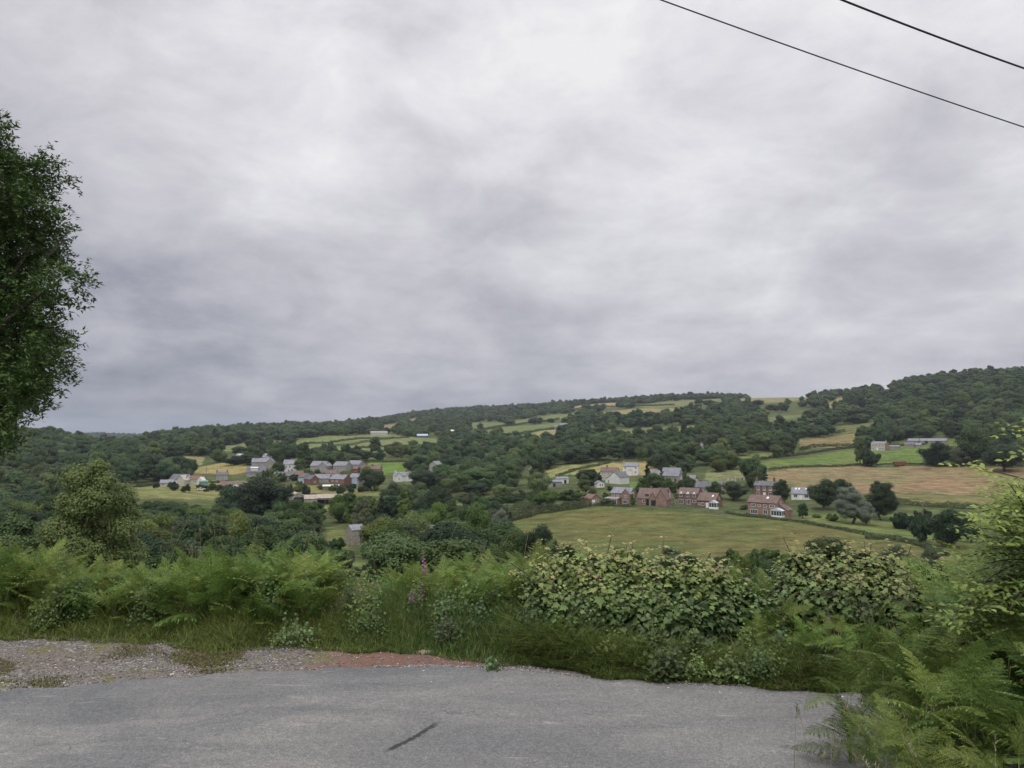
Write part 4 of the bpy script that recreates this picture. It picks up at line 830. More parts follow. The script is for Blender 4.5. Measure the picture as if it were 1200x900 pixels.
def pole(px, R, top, label):
    x, y, z = at(px, R); hh = CAM_Z + R * ray(px, top)[1] - z; r_ = empty('telegraph_pole', (x, y, z), rng.uniform(-.5, .5)); tag(r_, label, 'pole')
    b = MB(); b.tube([(0, 0, -1), (0, 0, hh)], [.16, .11], 8); b.build('post', M['wood'], r_)
    b = MB(); b.box(-.7, .7, -.06, .06, hh - .6, hh - .45); b.build('crossarm', M['wood'], r_)
    for sx in (-.6, 0, .6): b = MB(); b.tube([(sx, 0, hh - .45), (sx, 0, hh - .25)], .06, 6); b.build('insulator', M['render_g'], r_)
pole(1078, 250, 587, 'wooden telegraph pole by the lane hedge at the right'); pole(1117, 540, 518, 'wooden pole at the wood edge right of the round field tree'); pole(934, 600, 519, 'telegraph pole beside the upper straw field')
pole(597, 232, 592, 'thin pole beside the silvery willow'); pole(243, 455, 548, 'pole standing against the straw mound'); pole(728, 470, 540, 'pole in the yellow field behind the white house')
pole(754, 390, 551, 'pole beside the churchyard tree next to the white house')
x, y, z = at(1053, 500); r_ = empty('trailer', (x, y, z), radians(4)); tag(r_, 'rusty red box trailer below the farmhouse field', 'trailer')
b = MB(); b.box(-3.6, 3.6, -1.2, 1.2, .7, 2.7); b.build('box_body', M['rust'], r_)
for sx in (-1.8, 1.8):
    for sy in (-1.1, 1.1): k = MB(); k.tube([(sx, sy - .12, .4), (sx, sy + .12, .4)], .42, 10); k.build('wheel', M['rubber'], r_)
rg = np.random.default_rng(3); hs = None
for k in range(46):
    px, R = rg.uniform(838, 872), rg.uniform(352, 400); x, y, z = at(px, R)
    if hs is None or k % 3 == 0:
        w_, h_ = rg.uniform(.55, .85), rg.uniform(.9, 1.5); b = MB(); b.prism([(-w_/2, -.3), (w_/2, -.3), (w_/2, h_ * .75), (w_ * .25, h_), (-w_ * .25, h_), (-w_/2, h_ * .75)], 'y', -.09, .09); hs = b.mesh('headstone', M['render_g' if k % 2 else 'render_c'])
    o = obj('headstone', hs, loc=(x, y, z), rz=rg.uniform(-.3, .3)); tag(o, 'weathered grey headstone standing in the churchyard beyond the hall', 'headstone', 'headstones in the churchyard')
def fence(pts, n, label, hp=1.15, rails=2, rail_r=.045):
    P = np.array(world_poly(pts)); c0 = (*P[0], float(H(*P[0]))); r_ = empty('field_fence', c0); tag(r_, label, 'fence')
    cum = np.concatenate([[0], np.cumsum(np.hypot(*(P[1:] - P[:-1]).T))]); s_ = np.linspace(0, cum[-1], n); X = np.interp(s_, cum, P[:, 0]); Y = np.interp(s_, cum, P[:, 1]); Z = H(X, Y)
    pm = MB().box(-.08, .08, -.08, .08, -.4, hp).mesh('post', M['wood'])
    for a, b_, c_ in zip(X, Y, Z): obj('post', pm, r_, loc=(a - c0[0], b_ - c0[1], c_ - c0[2]))
    for k in range(rails): MB().tube([(a - c0[0], b_ - c0[1], c_ - c0[2] + hp * (.5 + .42 * k)) for a, b_, c_ in zip(X, Y, Z)], rail_r, 4).build('rail', M['wood'], r_)
fence([(903, 549), (960, 546), (1010, 542), (1060, 541), (1120, 543)], 40, 'post and rail fence between the bright green field and the tan field')
fence([(1030, 537), (1060, 535), (1085, 536), (1084, 540)], 14, 'short wooden fence round the pen by the rusty trailer')
fence([(740, 578), (760, 592), (800, 598), (850, 604)], 34, 'garden fence along the back of the brick houses', 1.3, 2, .05)

# ------------------------------------------------------------------ hedgerows
TH = 'trimmed dark hedge '
for pts, h_, w_, lb in [
 ([(848, 601), (880, 606), (925, 611), (962, 617), (1000, 624), (1040, 632)], 1.0, 1.0, 'low dark hedge running from the brick houses down past the orange brick house'),
 ([(590, 612), (630, 602), (668, 597), (690, 593.5)], 3.2, 4.0, 'thick tall overgrown hedge along the left top edge of the big pasture'),
 ([(690, 593), (712, 593), (738, 594)], 1.1, 1.2, 'clipped dark hedge in front of the brick garage'),
 ([(652, 559), (672, 552), (700, 546), (716, 542)], 1.6, 1.8, 'hedge running diagonally between the two yellow fields'),
 ([(845, 553), (862, 546), (882, 541), (920, 535), (960, 530), (1000, 525)], 1.7, 1.8, 'curving hedge climbing along the top of the bright green field'),
 ([(1000, 525), (1030, 522.5), (1060, 522), (1085, 521)], 1.2, 1.4, 'low hedge in front of the lone farmhouse'),
 ([(900, 551), (960, 547), (1000, 545), (1060, 544), (1130, 545), (1200, 547)], 1.1, 1.2, 'thin hedge line along the top of the tan field'),
 ([(1040, 590), (1075, 593), (1120, 596), (1200, 598)], 2.0, 2.2, 'dark hedge along the bottom of the tan field at the right'),
 ([(1015, 632), (1050, 633), (1080, 640), (1110, 652)], 1.2, 1.6, 'ragged low hedge below the dark round bushes at the right'),
 ([(418, 543), (440, 541.5), (480, 542)], 1.4, 1.5, 'straight hedge along the top of the small bright village field'),
 ([(238, 565), (255, 566), (272, 567)], 1.2, 1.3, 'clipped hedge before the grey terrace on the left field edge'),
 ([(160, 571), (190, 567.5), (222, 565), (236, 564)], 1.6, 2.6, 'bushy hedge under the leftmost bungalows at the left field edge'),
 ([(256, 543), (270, 541), (290, 543)], 1.5, 1.6, 'hedge over the brow of the straw mound'),
 ([(208, 547), (222, 546), (228, 547)], 2.2, 2.5, 'short bushy hedge left of the straw mound'),
 ([(350, 531), (385, 524), (420, 520), (462, 513)], 2.2, 2.5, 'hedge slanting through the large far left hillside field'),
 ([(355, 521), (395, 518), (440, 514), (480, 513)], 2.0, 2.4, 'upper hedge across the far left hillside field'),
 ([(395, 531), (420, 526), (450, 524), (500, 523)], 1.8, 2.2, 'lower hedge across the far left hillside field'),
 ([(575, 514), (610, 509), (650, 503), (668, 499)], 3.2, 3.6, 'tall hedge below the upper centre field'),
 ([(556, 505), (590, 500), (625, 495), (655, 492)], 3.4, 3.6, 'dark hedge between the two upper centre fields'),
 ([(690, 491), (720, 488), (760, 486), (800, 484)], 3.0, 3.4, 'dark hedge below the long yellow ridge field'),
 ([(665, 481), (700, 477), (740, 476), (790, 475)], 3.0, 3.4, 'dark hedge above the long yellow ridge field'),
 ([(938, 528), (970, 523), (1003, 522)], 2.2, 2.4, 'hedge under the upper straw field'),
 ([(930, 515), (960, 509), (990, 506)], 2.6, 3.0, 'hedge along the top of the upper straw field'),
 ([(500, 601), (560, 601), (600, 598), (625, 596)], 3.0, 3.5, 'overgrown hedge along the front of the valley meadow strip'),
 ([(480, 588), (540, 586), (600, 586)], 2.4, 3.0, 'rounded hedge along the back of the valley meadow strip'),
]: hedge(pts, h_, w_, lb, ls=.32 if pts[0][1] > 580 else (.5 if pts[0][1] > 530 else .9))
# low growth along the village front
def shrubs(lst, label, group, mat=None, cat='shrub'):
    for (px, R, top, wpx, m_) in lst: plant_at(rng.choice(['f', 'g']), px, R, top, h=(wpx * R / FOC * rng.uniform(.5, .9)) if top is None else None, wpx=wpx, mat=m_, label=label, cat=cat, group=group, name='shrub')

# ------------------------------------------------------------------ named trees: kind, column, range, top row, width in px, leaf, label
for kind, px, R, top, wpx, m_, lb in [
 ('k', 116, 58, 523, 112, 'leaf_pale', 'large pale-topped rounded tree rising just beyond the bracken on the left'),
 ('b', 310, 262, 556, 66, 'leaf_conifer', 'broad very dark pine-like tree left of the timber barn'),
 ('e', 330, 252, 573, 26, 'leaf_dark', 'narrow dark conifer against the right side of the broad dark pine'),
 ('e', 414, 246, 575, 30, 'leaf_yellow', 'yellow-tipped conifer right of the open cattle shed'),
 ('e', 438, 240, 579, 24, 'leaf_yellow', 'second yellow-tipped conifer, between the greyish tree and a dark spire'),
 ('e', 448, 236, 577, 18, 'leaf_conifer', 'dark narrow fir spire among the yellow-tipped conifers'),
 ('c', 426, 228, 580, 30, 'leaf_grey', 'greyish feathery tree in front of the yellow-tipped conifers'),
 ('e', 474, 236, 570, 30, 'leaf_yellow', 'tallest yellow-tipped conifer, right end of its row'),
 ('a', 462, 240, 578, 34, 'leaf_dark', 'dark rounded tree beside the tallest yellow-tipped conifer'),
 ('a', 292, 520, 532, 26, 'leaf_dark', 'dark tree in front of the left end of the long workshop roof'),
 ('d', 276, 530, 534, 26, 'leaf_dark', 'dark tree at the top of the straw mound, left of the workshop'),
 ('b', 328, 470, 541, 16, 'leaf_mid', 'green tree between the stone house and the modern white-framed house'),
 ('c', 352, 470, 536, 18, 'leaf_mid', 'tree at the right end of the modern white-framed house'),
 ('c', 364, 480, 533, 24, 'leaf_dark', 'dark tree behind the gap between modern house and tall grey houses'),
 ('a', 340, 560, 524, 26, 'leaf_mid', 'rounded tree behind the modern white-framed house'),
 ('a', 436, 384, 548.5, 32, 'leaf_dark', 'big dark rounded tree at the right end of the village'),
 ('d', 489, 445, 535, 31, 'leaf_dark', 'big domed tree standing right of the long white two-gabled cottage'),
 ('a', 512, 262, 567, 42, 'leaf_dark', 'dark round tree above the hidden cottage roof'),
 ('c', 528, 240, 583, 30, 'leaf_mid', 'tree overlapping the right side of the dark round one above the hidden cottage'),
 ('m', 466, 120, 600, 68, 'leaf_mid', 'large near tree right of the small stone barn'),
 ('m', 527, 118, 612, 66, 'leaf_dark', 'large dark near tree behind the tall foxglove'),
 ('m', 600, 112, 612, 60, 'leaf_mid', 'broad near tree standing left of the pasture corner'),
 ('m', 637, 108, 607, 64, 'leaf_dark', 'dark near tree rising against the pasture above the hedgerow bush'),
 ('k', 586, 195, 592, 26, 'leaf_silver', 'silvery willow in the middle of the valley'),
 ('h', 597, 205, 596, 9, 'leaf_dark', 'thin dark columnar tree right of the silvery willow'),
 ('d', 560, 165, 589, 40, 'leaf_yellow', 'pale yellow-green tree left of the silvery willow'),
 ('a', 689, 362, 548, 30, 'leaf_dark', 'dark tree left of the small white outbuilding'),
 ('e', 702, 366, 552, 10, 'leaf_conifer', 'small dark conifer left of the cream house'),
 ('e', 758, 366, 541.5, 13, 'leaf_conifer', 'dark pointed conifer left of the church'),
 ('h', 775, 362, 546, 7, 'leaf_conifer', 'slim dark cypress in front of the church roof'),
 ('d', 764, 336, 554, 33, 'leaf_mid', 'round green tree below the church, left of its lancet windows'),
 ('d', 784, 334, 560, 18, 'leaf_mid', 'small round tree right beside the green tree below the church'),
 ('a', 804, 326, 558, 24, 'leaf_mid', 'round tree in front of the church hall roof'),
 ('g', 803, 362, 551, 12, 'leaf_yellow', 'small yellow-green tree between church and hall'),
 ('d', 836, 320, 564, 20, 'leaf_mid', 'round tree above the brick annexe'),
 ('m', 858, 318, 561, 36, 'leaf_grey', 'big greyish willow right of the brick annexe'),
 ('d', 836, 520, 500, 36, 'leaf_grey', 'tall grey-green poplar clump standing above the wood'),
 ('a', 812, 470, 517, 26, 'leaf_mid', 'tall green tree left of the gabled house in the wood'),
 ('d', 840, 430, 533, 22, 'leaf_yellow', 'bright round tree right of the gabled house in the wood'),
 ('d', 768, 450, 532, 24, 'leaf_mid', 'bright rounded tree at the wood edge behind the church'),
 ('d', 857, 440, 531, 24, 'leaf_yellow', 'pale rounded tree at the right end of the church wood'),
 ('a', 884, 345, 549, 20, 'leaf_mid', 'green tree left of the tall red brick villa'),
 ('h', 895, 350, 544.5, 9, 'leaf_conifer', 'dark cypress poking above the red brick villa'),
 ('k', 913.5, 312, 559, 23, 'leaf_dark', 'dark egg-shaped tree between the brick villa and the white bungalow'),
 ('m', 964, 296, 557, 38, 'leaf_dark', 'large dark tree covering the right end of the white bungalow'),
 ('d', 984, 318, 561, 28, 'leaf_dark', 'dark tree behind the silver-green willow'),
 ('k', 994, 258, 566, 38, 'leaf_silver', 'tall silver-green willow behind the lawn strip'),
 ('m', 1012, 256, 585, 24, 'leaf_silver', 'low silver-green willow leaning right of its tall twin'),
 ('k', 1030, 272, 560, 38, 'leaf_dark', 'large dark round tree on the right of the silver-green willows'),
 ('c', 938, 262, 588, 15, 'leaf_mid', 'small garden tree right of the orange brick house'),
 ('c', 1007, 498, 511, 15, 'leaf_mid', 'slim lone tree at the left end of the bush in the bright green field'),
 ('f', 1018, 496, 524, 26, 'leaf_dark', 'dark bushy tree under the lone slim tree in the bright green field'),
 ('d', 1097, 500, 518, 34, 'leaf_dark', 'dark spreading oak between the farmhouse field and the tan field'),
 ('d', 1140, 505, 501, 38, 'leaf_mid', 'big rounded tree at the wood corner right of the spreading oak'),
 ('b', 1122, 500, 524, 28, 'leaf_grey', 'greyish low tree between the spreading oak and the wood corner'),
 ('f', 1076, 222, 600, 26, 'leaf_dark', 'round dark bush-like tree by the lane pole'),
 ('d', 1108, 212, 596, 44, 'leaf_dark', 'broad dark tree right of the round bush by the lane pole'),
 ('a', 1132, 226, 604, 26, 'leaf_mid', 'tree behind the right side of the broad dark one near the lane'),
 ('a', 1176, 480, 520, 40, 'leaf_dark', 'dark tree at the far right edge above the tan field'),
 ('a', 690, 640, 520, 30, 'leaf_mid', 'rounded tree left of the middle hillside strip'),
 ('d', 722, 900, 482, 22, 'leaf_dark', 'dark domed tree beside the white hillside farm'),
]:
    plant_at(kind, px, R, top, wpx=wpx, mat=m_, label=lb)
for px, R, top, wpx, m_, lb in [
 (965, 112, 622, 92, 'leaf_mid', 'large domed bush in the pasture corner above the right hedgerow'),
 (1048, 116, 632, 44, 'leaf_grey', 'greyish round bush right of the large domed one'),
 (1084, 120, 636, 40, 'leaf_grey', 'twiggy grey bush right of the greyish round one'),
 (350, 102, 625, 78, 'leaf_dark', 'dark domed bush left of the near meadow gap'),
 (640, 62, 658, 110, 'leaf_grey', 'feathery grey thicket rising behind the middle hedge bushes'),
 (800, 66, 662, 130, 'leaf_dark', 'dark hawthorn thicket behind the gap between the sycamore bushes'),
 (885, 60, 668, 90, 'leaf_dark', 'dark hawthorn bush left of the right-hand sycamore'),
 (735, 74, 655, 90, 'leaf_mid', 'green thicket behind the middle of the long sycamore bush'),
 (420, 64, 672, 72, 'leaf_yellow', 'low yellow-green bramble mound in the meadow gap'),
 (400, 78, 662, 60, 'leaf_mid', 'bramble mound behind the yellow-green one in the gap'),
 (1010, 66, 660, 90, 'leaf_mid', 'thicket above the right-hand sycamore'),
 (1100, 62, 655, 100, 'leaf_grey', 'pale thicket behind the sapling at the right'),
 (954, 268, 602, 12, 'leaf_yellow', 'small yellow garden bush on the lawn strip'),
 (972, 262, 601, 16, 'leaf_yellow', 'yellowish pair-topped garden bush before the silver-green willow'),
 (870, 286, 591, 16, 'leaf_mid', 'garden bush left of the orange brick house'),
 (712, 288, 583, 22, 'leaf_grey', 'greyish garden bush between brick garage and sunroom'),
 (741, 285, 578, 9, 'leaf_yellow', 'yellow-green garden bush between the two brick houses'),
 (200, 62, 640, 100, 'leaf_mid', 'leafy thicket right of the pale-topped tree'),
 (30, 50, 640, 130, 'leaf_mid', 'leafy thicket left of the pale-topped tree'),
 (290, 70, 655, 90, 'leaf_mid', 'leafy thicket above the bracken, left of the dark domed bush'),
 (560, 70, 655, 80, 'leaf_mid', 'green thicket behind the foxglove bracken'),
]: plant_at('m' if R < 125 else rng.choice(['f', 'g']), px, R, top, wpx=wpx, mat=m_, label=lb, cat='shrub', name='shrub')
rg = np.random.default_rng(21)
shrubs([(rg.uniform(690, 950), rg.uniform(95, 165), rg.uniform(640, 654), rg.uniform(26, 50), rg.choice(['leaf_mid', 'leaf_dark', 'leaf_grey', 'leaf_yellow'])) for _ in range(26)], 'scrub bush in the dark thicket at the foot of the big pasture', 'scrub along the foot of the big pasture')
shrubs([(rg.uniform(325, 452), rg.uniform(372, 392), rg.uniform(566, 570), rg.uniform(7, 14), rg.choice(['leaf_mid', 'leaf_dark', 'leaf_yellow'])) for _ in range(22)], 'small garden shrub along the front of the village', 'garden shrubs along the village front')
shrubs([(rg.uniform(384, 438), rg.uniform(125, 205), None, rg.uniform(9, 22), rg.choice(['leaf_mid', 'leaf_yellow', 'leaf_grey'])) for _ in range(13)], 'low bush in the overgrown clearing around the small grey stone barn', 'bushes in the barn clearing')
shrubs([(rg.uniform(288, 445), rg.uniform(400, 470), None, rg.uniform(8, 15), rg.choice(['leaf_mid', 'leaf_dark', 'leaf_yellow'])) for _ in range(46)], 'garden shrub squeezed between the village houses', 'garden shrubs between the village houses')
shrubs([(rg.uniform(185, 300), rg.uniform(396, 424), None, rg.uniform(7, 13), rg.choice(['leaf_mid', 'leaf_dark'])) for _ in range(18)], 'garden shrub beside the houses along the back of the left field', 'garden shrubs behind the left field')
shrubs([(rg.uniform(680, 800), rg.uniform(300, 360), None, rg.uniform(9, 16), rg.choice(['leaf_mid', 'leaf_dark', 'leaf_yellow'])) for _ in range(22)], 'garden shrub behind the row of brick houses', 'garden shrubs behind the brick houses')
shrubs([(rg.uniform(540, 690), rg.uniform(300, 335), rg.uniform(570, 582), rg.uniform(18, 32), rg.choice(['leaf_mid', 'leaf_grey', 'leaf_dark'])) for _ in range(16)], 'rounded bush in the belt of scrub behind the valley meadow strip', 'scrub belt behind the valley meadow')
shrubs([(rg.uniform(438, 500), rg.uniform(330, 360), rg.uniform(563, 572), rg.uniform(12, 22), rg.choice(['leaf_grey', 'leaf_mid'])) for _ in range(8)], 'greyish bush below the long white two-gabled cottage', 'greyish bushes below the two-gabled cottage')
shrubs([(rg.uniform(1040, 1180), rg.uniform(246, 262), rg.uniform(596, 603), rg.uniform(12, 24), 'leaf_dark') for _ in range(8)], 'dark bush in the roadside thicket below the tan field', 'dark bushes of the roadside thicket')

# ------------------------------------------------------------------ woodland: trees stand wherever the hills carry no field
def woodland():
    rg = np.random.default_rng(77); XY = []
    for r0, r1, sp_ in ((95, 345, 7.7), (345, 700, 10.5), (700, 1300, 12.0), (1300, 2700, 14.5), (2700, 5200, 28.)):
        a0, a1 = az_of(-60), az_of(1270)
        n = int((a1 - a0) * (r1 * r1 - r0 * r0) / 2 / (sp_ * sp_) * 2.2)
        r = np.sqrt(rg.uniform(r0 * r0, r1 * r1, n)); a = rg.uniform(a0, a1, n)
        x, y = r * np.sin(a), r * np.cos(a)
        cell = {}; keep = []                                       # thin to a minimum spacing
        for i in range(n):
            cx, cy = int(x[i] // sp_), int(y[i] // sp_)
            if any((x[i] - x[j]) ** 2 + (y[i] - y[j]) ** 2 < sp_ * sp_ * .62 for dx in (-1, 0, 1) for dy in (-1, 0, 1) for j in cell.get((cx + dx, cy + dy), ())): continue
            cell.setdefault((cx, cy), []).append(i); keep.append(i)
        XY.append(np.stack([x[keep], y[keep], np.full(len(keep), sp_)], 1))
    XY = np.concatenate(XY); x, y = XY[:, 0], XY[:, 1]; r = np.hypot(x, y)
    bad = np.zeros(len(x), bool)
    for nm, P, c in FPOLY:
        mrg = 2.2; lo, hi_ = P.min(0) - 5, P.max(0) + 5
        k = np.nonzero((x > lo[0]) & (x < hi_[0]) & (y > lo[1]) & (y < hi_[1]) & ~bad)[0]
        if len(k): bad[k] |= inpoly(x[k], y[k], P) | (seg_dist(x[k], y[k], np.vstack([P, P[:1]])) < mrg)
    for (sx, sy, sr) in SPOTS:
        bad |= np.hypot(x - sx, y - sy) < sr + 3.0
    # clearings: what has to stay open between the camera and the houses, as regions of column and range
    pxs = 600 + FOC * np.tan(np.arctan2(x, y))
    def clear(p0, p1, r0, r1, keep=0.0):
        nonlocal bad
        k = (pxs > p0) & (pxs < p1) & (r > r0) & (r < r1); bad |= k & (rg.random(len(x)) >= keep)
    clear(596, 1290, 95, 272); clear(690, 860, 270, 345); clear(680, 800, 345, 425); clear(780, 875, 330, 410); clear(860, 935, 270, 350)
    clear(925, 1290, 150, 262); clear(930, 1290, 262, 470, .0); clear(612, 690, 350, 470, .25); clear(850, 900, 400, 470, .0)
    clear(330, 456, 290, 480, .0); clear(285, 372, 372, 520, .14); clear(255, 335, 390, 530, .14); clear(456, 487, 330, 440, .05)
    clear(150, 262, 300, 455, .0); clear(262, 302, 312, 410, 0); clear(378, 446, 104, 206, .0); clear(380, 440, 95, 128, .0); clear(485, 512, 150, 205, .35)
    clear(345, 400, 268, 345, 0); clear(400, 414, 290, 340, .3); clear(490, 515, 130, 200, .2); clear(1010, 1115, 560, 612, 0)
    clear(505, 520, 380, 438, .0); clear(800, 825, 440, 498, .3); clear(480, 560, 880, 955, .0); clear(500, 560, 955, 1065, .15); clear(640, 735, 880, 960, .1)
    clear(430, 460, 900, 1020, 0); clear(520, 620, 310, 345, .2); clear(750, 772, 640, 700, .3)
    clear(596, 700, 272, 345, .2)
    # no tree stands right in front of a field that is open to view from the lane
    tb = (H(x, y) - CAM_Z) / r; tt = (H(x, y) + 9.0 - CAM_Z) / r; az = np.arctan2(x, y)
    for nm, P, c in FPOLY:
        q = rg.uniform(P.min(0), P.max(0), (900, 2)); q = q[inpoly(q[:, 0], q[:, 1], P)]
        if len(q) < 8: continue
        qa, qr = np.arctan2(q[:, 0], q[:, 1]), np.hypot(q[:, 0], q[:, 1]); qt = (H(q[:, 0], q[:, 1]) - CAM_Z) / qr
        a0, a1 = qa.min(), qa.max(); nb = max(4, int((a1 - a0) / .006)); bi = np.clip(((qa - a0) / (a1 - a0) * nb).astype(int), 0, nb - 1)
        for b_ in range(nb):
            s_ = bi == b_
            if s_.sum() < 2: continue
            lo, hi_, rm = qt[s_].min(), qt[s_].max(), qr[s_].mean(); k = (az >= a0 + (a1 - a0) * b_ / nb) & (az < a0 + (a1 - a0) * (b_ + 1) / nb) & (r < rm) & (r > 330) & (tb < hi_) & (tt > lo + .30 * (hi_ - lo))
            bad |= k & (rg.random(len(x)) < .86)
    # thin out the open hill top at the right, where the sky line is bare grass
    clear(820, 930, 1050, 1700, .42); clear(930, 1000, 900, 1700, .42); clear(1000, 1075, 900, 1700, .55); clear(1075, 1290, 950, 1700, .72); clear(640, 830, 1150, 1800, .62); clear(430, 640, 1100, 1700, .8); clear(640, 820, 800, 1150, .75)
    return x[~bad], y[~bad], r[~bad], pxs[~bad], XY[~bad, 2], rg
wx, wy, wr, wp, wsp, rg = woodland()
near = np.argsort(wr); near = near[wr[near] < 345]
budget = 292 - NTREE; ind = near[:budget]; rest = np.setdiff1d(np.arange(len(wx)), ind)
print('woodland', len(wx), 'near', len(near), 'named', NTREE, 'individual', len(ind), 'rest', len(rest))
def zone(px, R):
    if px < 175: return ('tree packed into the wood on the left slope behind the pale-topped tree', 'trees of the wood on the left slope')
    if px < 405: return ('tree packed into the dark valley wood below the left field', 'trees of the dark valley wood below the left field')
    if px < 600: return ('tree in the broken valley wood between the stone barn and the silvery willow', 'trees of the broken valley wood around the hidden cottage')
    return ('tree in the belt between the big pasture and the yellow fields', 'trees of the belt behind the pasture')
for i in ind:
    lb, gr = zone(wp[i], wr[i]); q = rg.random()
    kd = rg.choice(['a', 'b', 'c', 'd'], p=[.28, .26, .2, .26]); m_ = rg.choice(['leaf_mid', 'leaf_dark', 'leaf_yellow', 'leaf_grey', 'leaf_pale'], p=[.52, .18, .15, .05, .10])
    hh = rg.uniform(7.0, 11.0) if wp[i] < 175 else rg.uniform(7.0, 10.6); m_ = rg.choice(['leaf_mid', 'leaf_yellow', 'leaf_pale', 'leaf_dark'], p=[.5, .2, .2, .1]) if wp[i] < 175 else m_
    if 150 < wp[i] < 330 and wr[i] > 190: hh *= .74
    ww = rg.uniform(7.4, 10.8)
    if 330 < wp[i] < 700 and wr[i] < 190: ww, hh = rg.uniform(10.0, 13.5), rg.uniform(8.0, 10.6)
    plant(kd, wx[i], wy[i], hh, ww, m_, lb, 'tree', gr)
# the far woods: one object each, instancing the crowns built above
def far_wood(name, sel, label, kinds=('a', 'b', 'c', 'd'), hs=(6.5, 14.5), ws=1.22):
    n = len(sel); x, y = wx[sel], wy[sel]; top_ = wr[sel] > 1000; P = np.stack([x, y, H(x, y) - .5], 1)
    hh = rg.uniform(*hs, n) * (.75 + .5 * rg.random(n) ** 2); sc_ = np.stack([hh * 0] * 3, 1); kx = rg.integers(0, len(kinds), n)
    hh = np.where(top_, hh * .85, hh); wv = np.clip(wsp[sel] * ws * rg.uniform(.62, 1.3, n), 6.5, 19)
    W = np.array([PROTO[k][2] for k in kinds])[kx]; Hh = np.array([PROTO[k][3] for k in kinds])[kx]
    sc_[:, 0] = sc_[:, 1] = wv / W; sc_[:, 2] = (hh * .55 + wv * .50) / Hh
    me = bpy.data.meshes.new(name); me.vertices.add(n); me.vertices.foreach_set('co', P.astype(np.float32).ravel())
    a = me.attributes.new('siz', 'FLOAT_VECTOR', 'POINT'); a.data.foreach_set('vector', sc_.astype(np.float32).ravel())
    a = me.attributes.new('turn', 'FLOAT_VECTOR', 'POINT'); tv = np.zeros((n, 3)); tv[:, 2] = rg.uniform(0, 6.28, n); a.data.foreach_set('vector', tv.astype(np.float32).ravel())
    a = me.attributes.new('pick', 'INT', 'POINT'); a.data.foreach_set('value', kx.astype(np.int32))
    o = obj(name, me); tag(o, label, 'wood', kind='stuff')
    ng = bpy.data.node_groups.new(name, 'GeometryNodeTree'); ng.interface.new_socket('Geometry', in_out='INPUT', socket_type='NodeSocketGeometry'); ng.interface.new_socket('Geometry', in_out='OUTPUT', socket_type='NodeSocketGeometry')
    N = ng.nodes; L = ng.links; gi = N.new('NodeGroupInput'); go = N.new('NodeGroupOutput'); ip = N.new('GeometryNodeInstanceOnPoints'); jn = N.new('GeometryNodeJoinGeometry')
    for k in kinds:
        oi = N.new('GeometryNodeObjectInfo'); oi.inputs['Object'].default_value = SRC[k]; oi.inputs['As Instance'].default_value = True; L.new(oi.outputs['Geometry'], jn.inputs[0])
    def at_(nm, ty):
        q_ = N.new('GeometryNodeInputNamedAttribute'); q_.data_type = ty; q_.inputs['Name'].default_value = nm; return q_.outputs['Attribute']
    L.new(gi.outputs[0], ip.inputs['Points']); L.new(jn.outputs[0], ip.inputs['Instance']); ip.inputs['Pick Instance'].default_value = True
    L.new(at_('pick', 'INT'), ip.inputs['Instance Index']); L.new(at_('siz', 'FLOAT_VECTOR'), ip.inputs['Scale']); L.new(at_('turn', 'FLOAT_VECTOR'), ip.inputs['Rotation']); L.new(ip.outputs[0], go.inputs[0])
    md = o.modifiers.new('trees', 'NODES'); md.node_group = ng; return o
# four more ordinary hillside trees whose crowns the far woods repeat
SRC = {}
for k, (px, R) in zip('abcd', ((150, 480), (560, 560), (700, 640), (900, 560))):
    r_ = plant_at(k, px, R, h=9.5, wpx=9 * FOC / R, mat='leaf_far', label=['tree on the wooded slope left of the straw mound', 'tree in the valley wood left of the yellow fields', 'tree at the wood edge below the middle hillside strip', 'tree below the upper straw field'][ 'abcd'.index(k)])
    SRC[k] = r_.children[0]
R_ = wr[rest]; P_ = wp[rest]
far_wood('left_wood', rest[(P_ < 330)], 'unbroken wood covering the left hills')
far_wood('middle_wood', rest[(P_ >= 330) & (P_ < 640)], 'woods and ridge trees across the hills in the middle')
far_wood('right_wood', rest[(P_ >= 640)], 'woods climbing the hillside on the right')

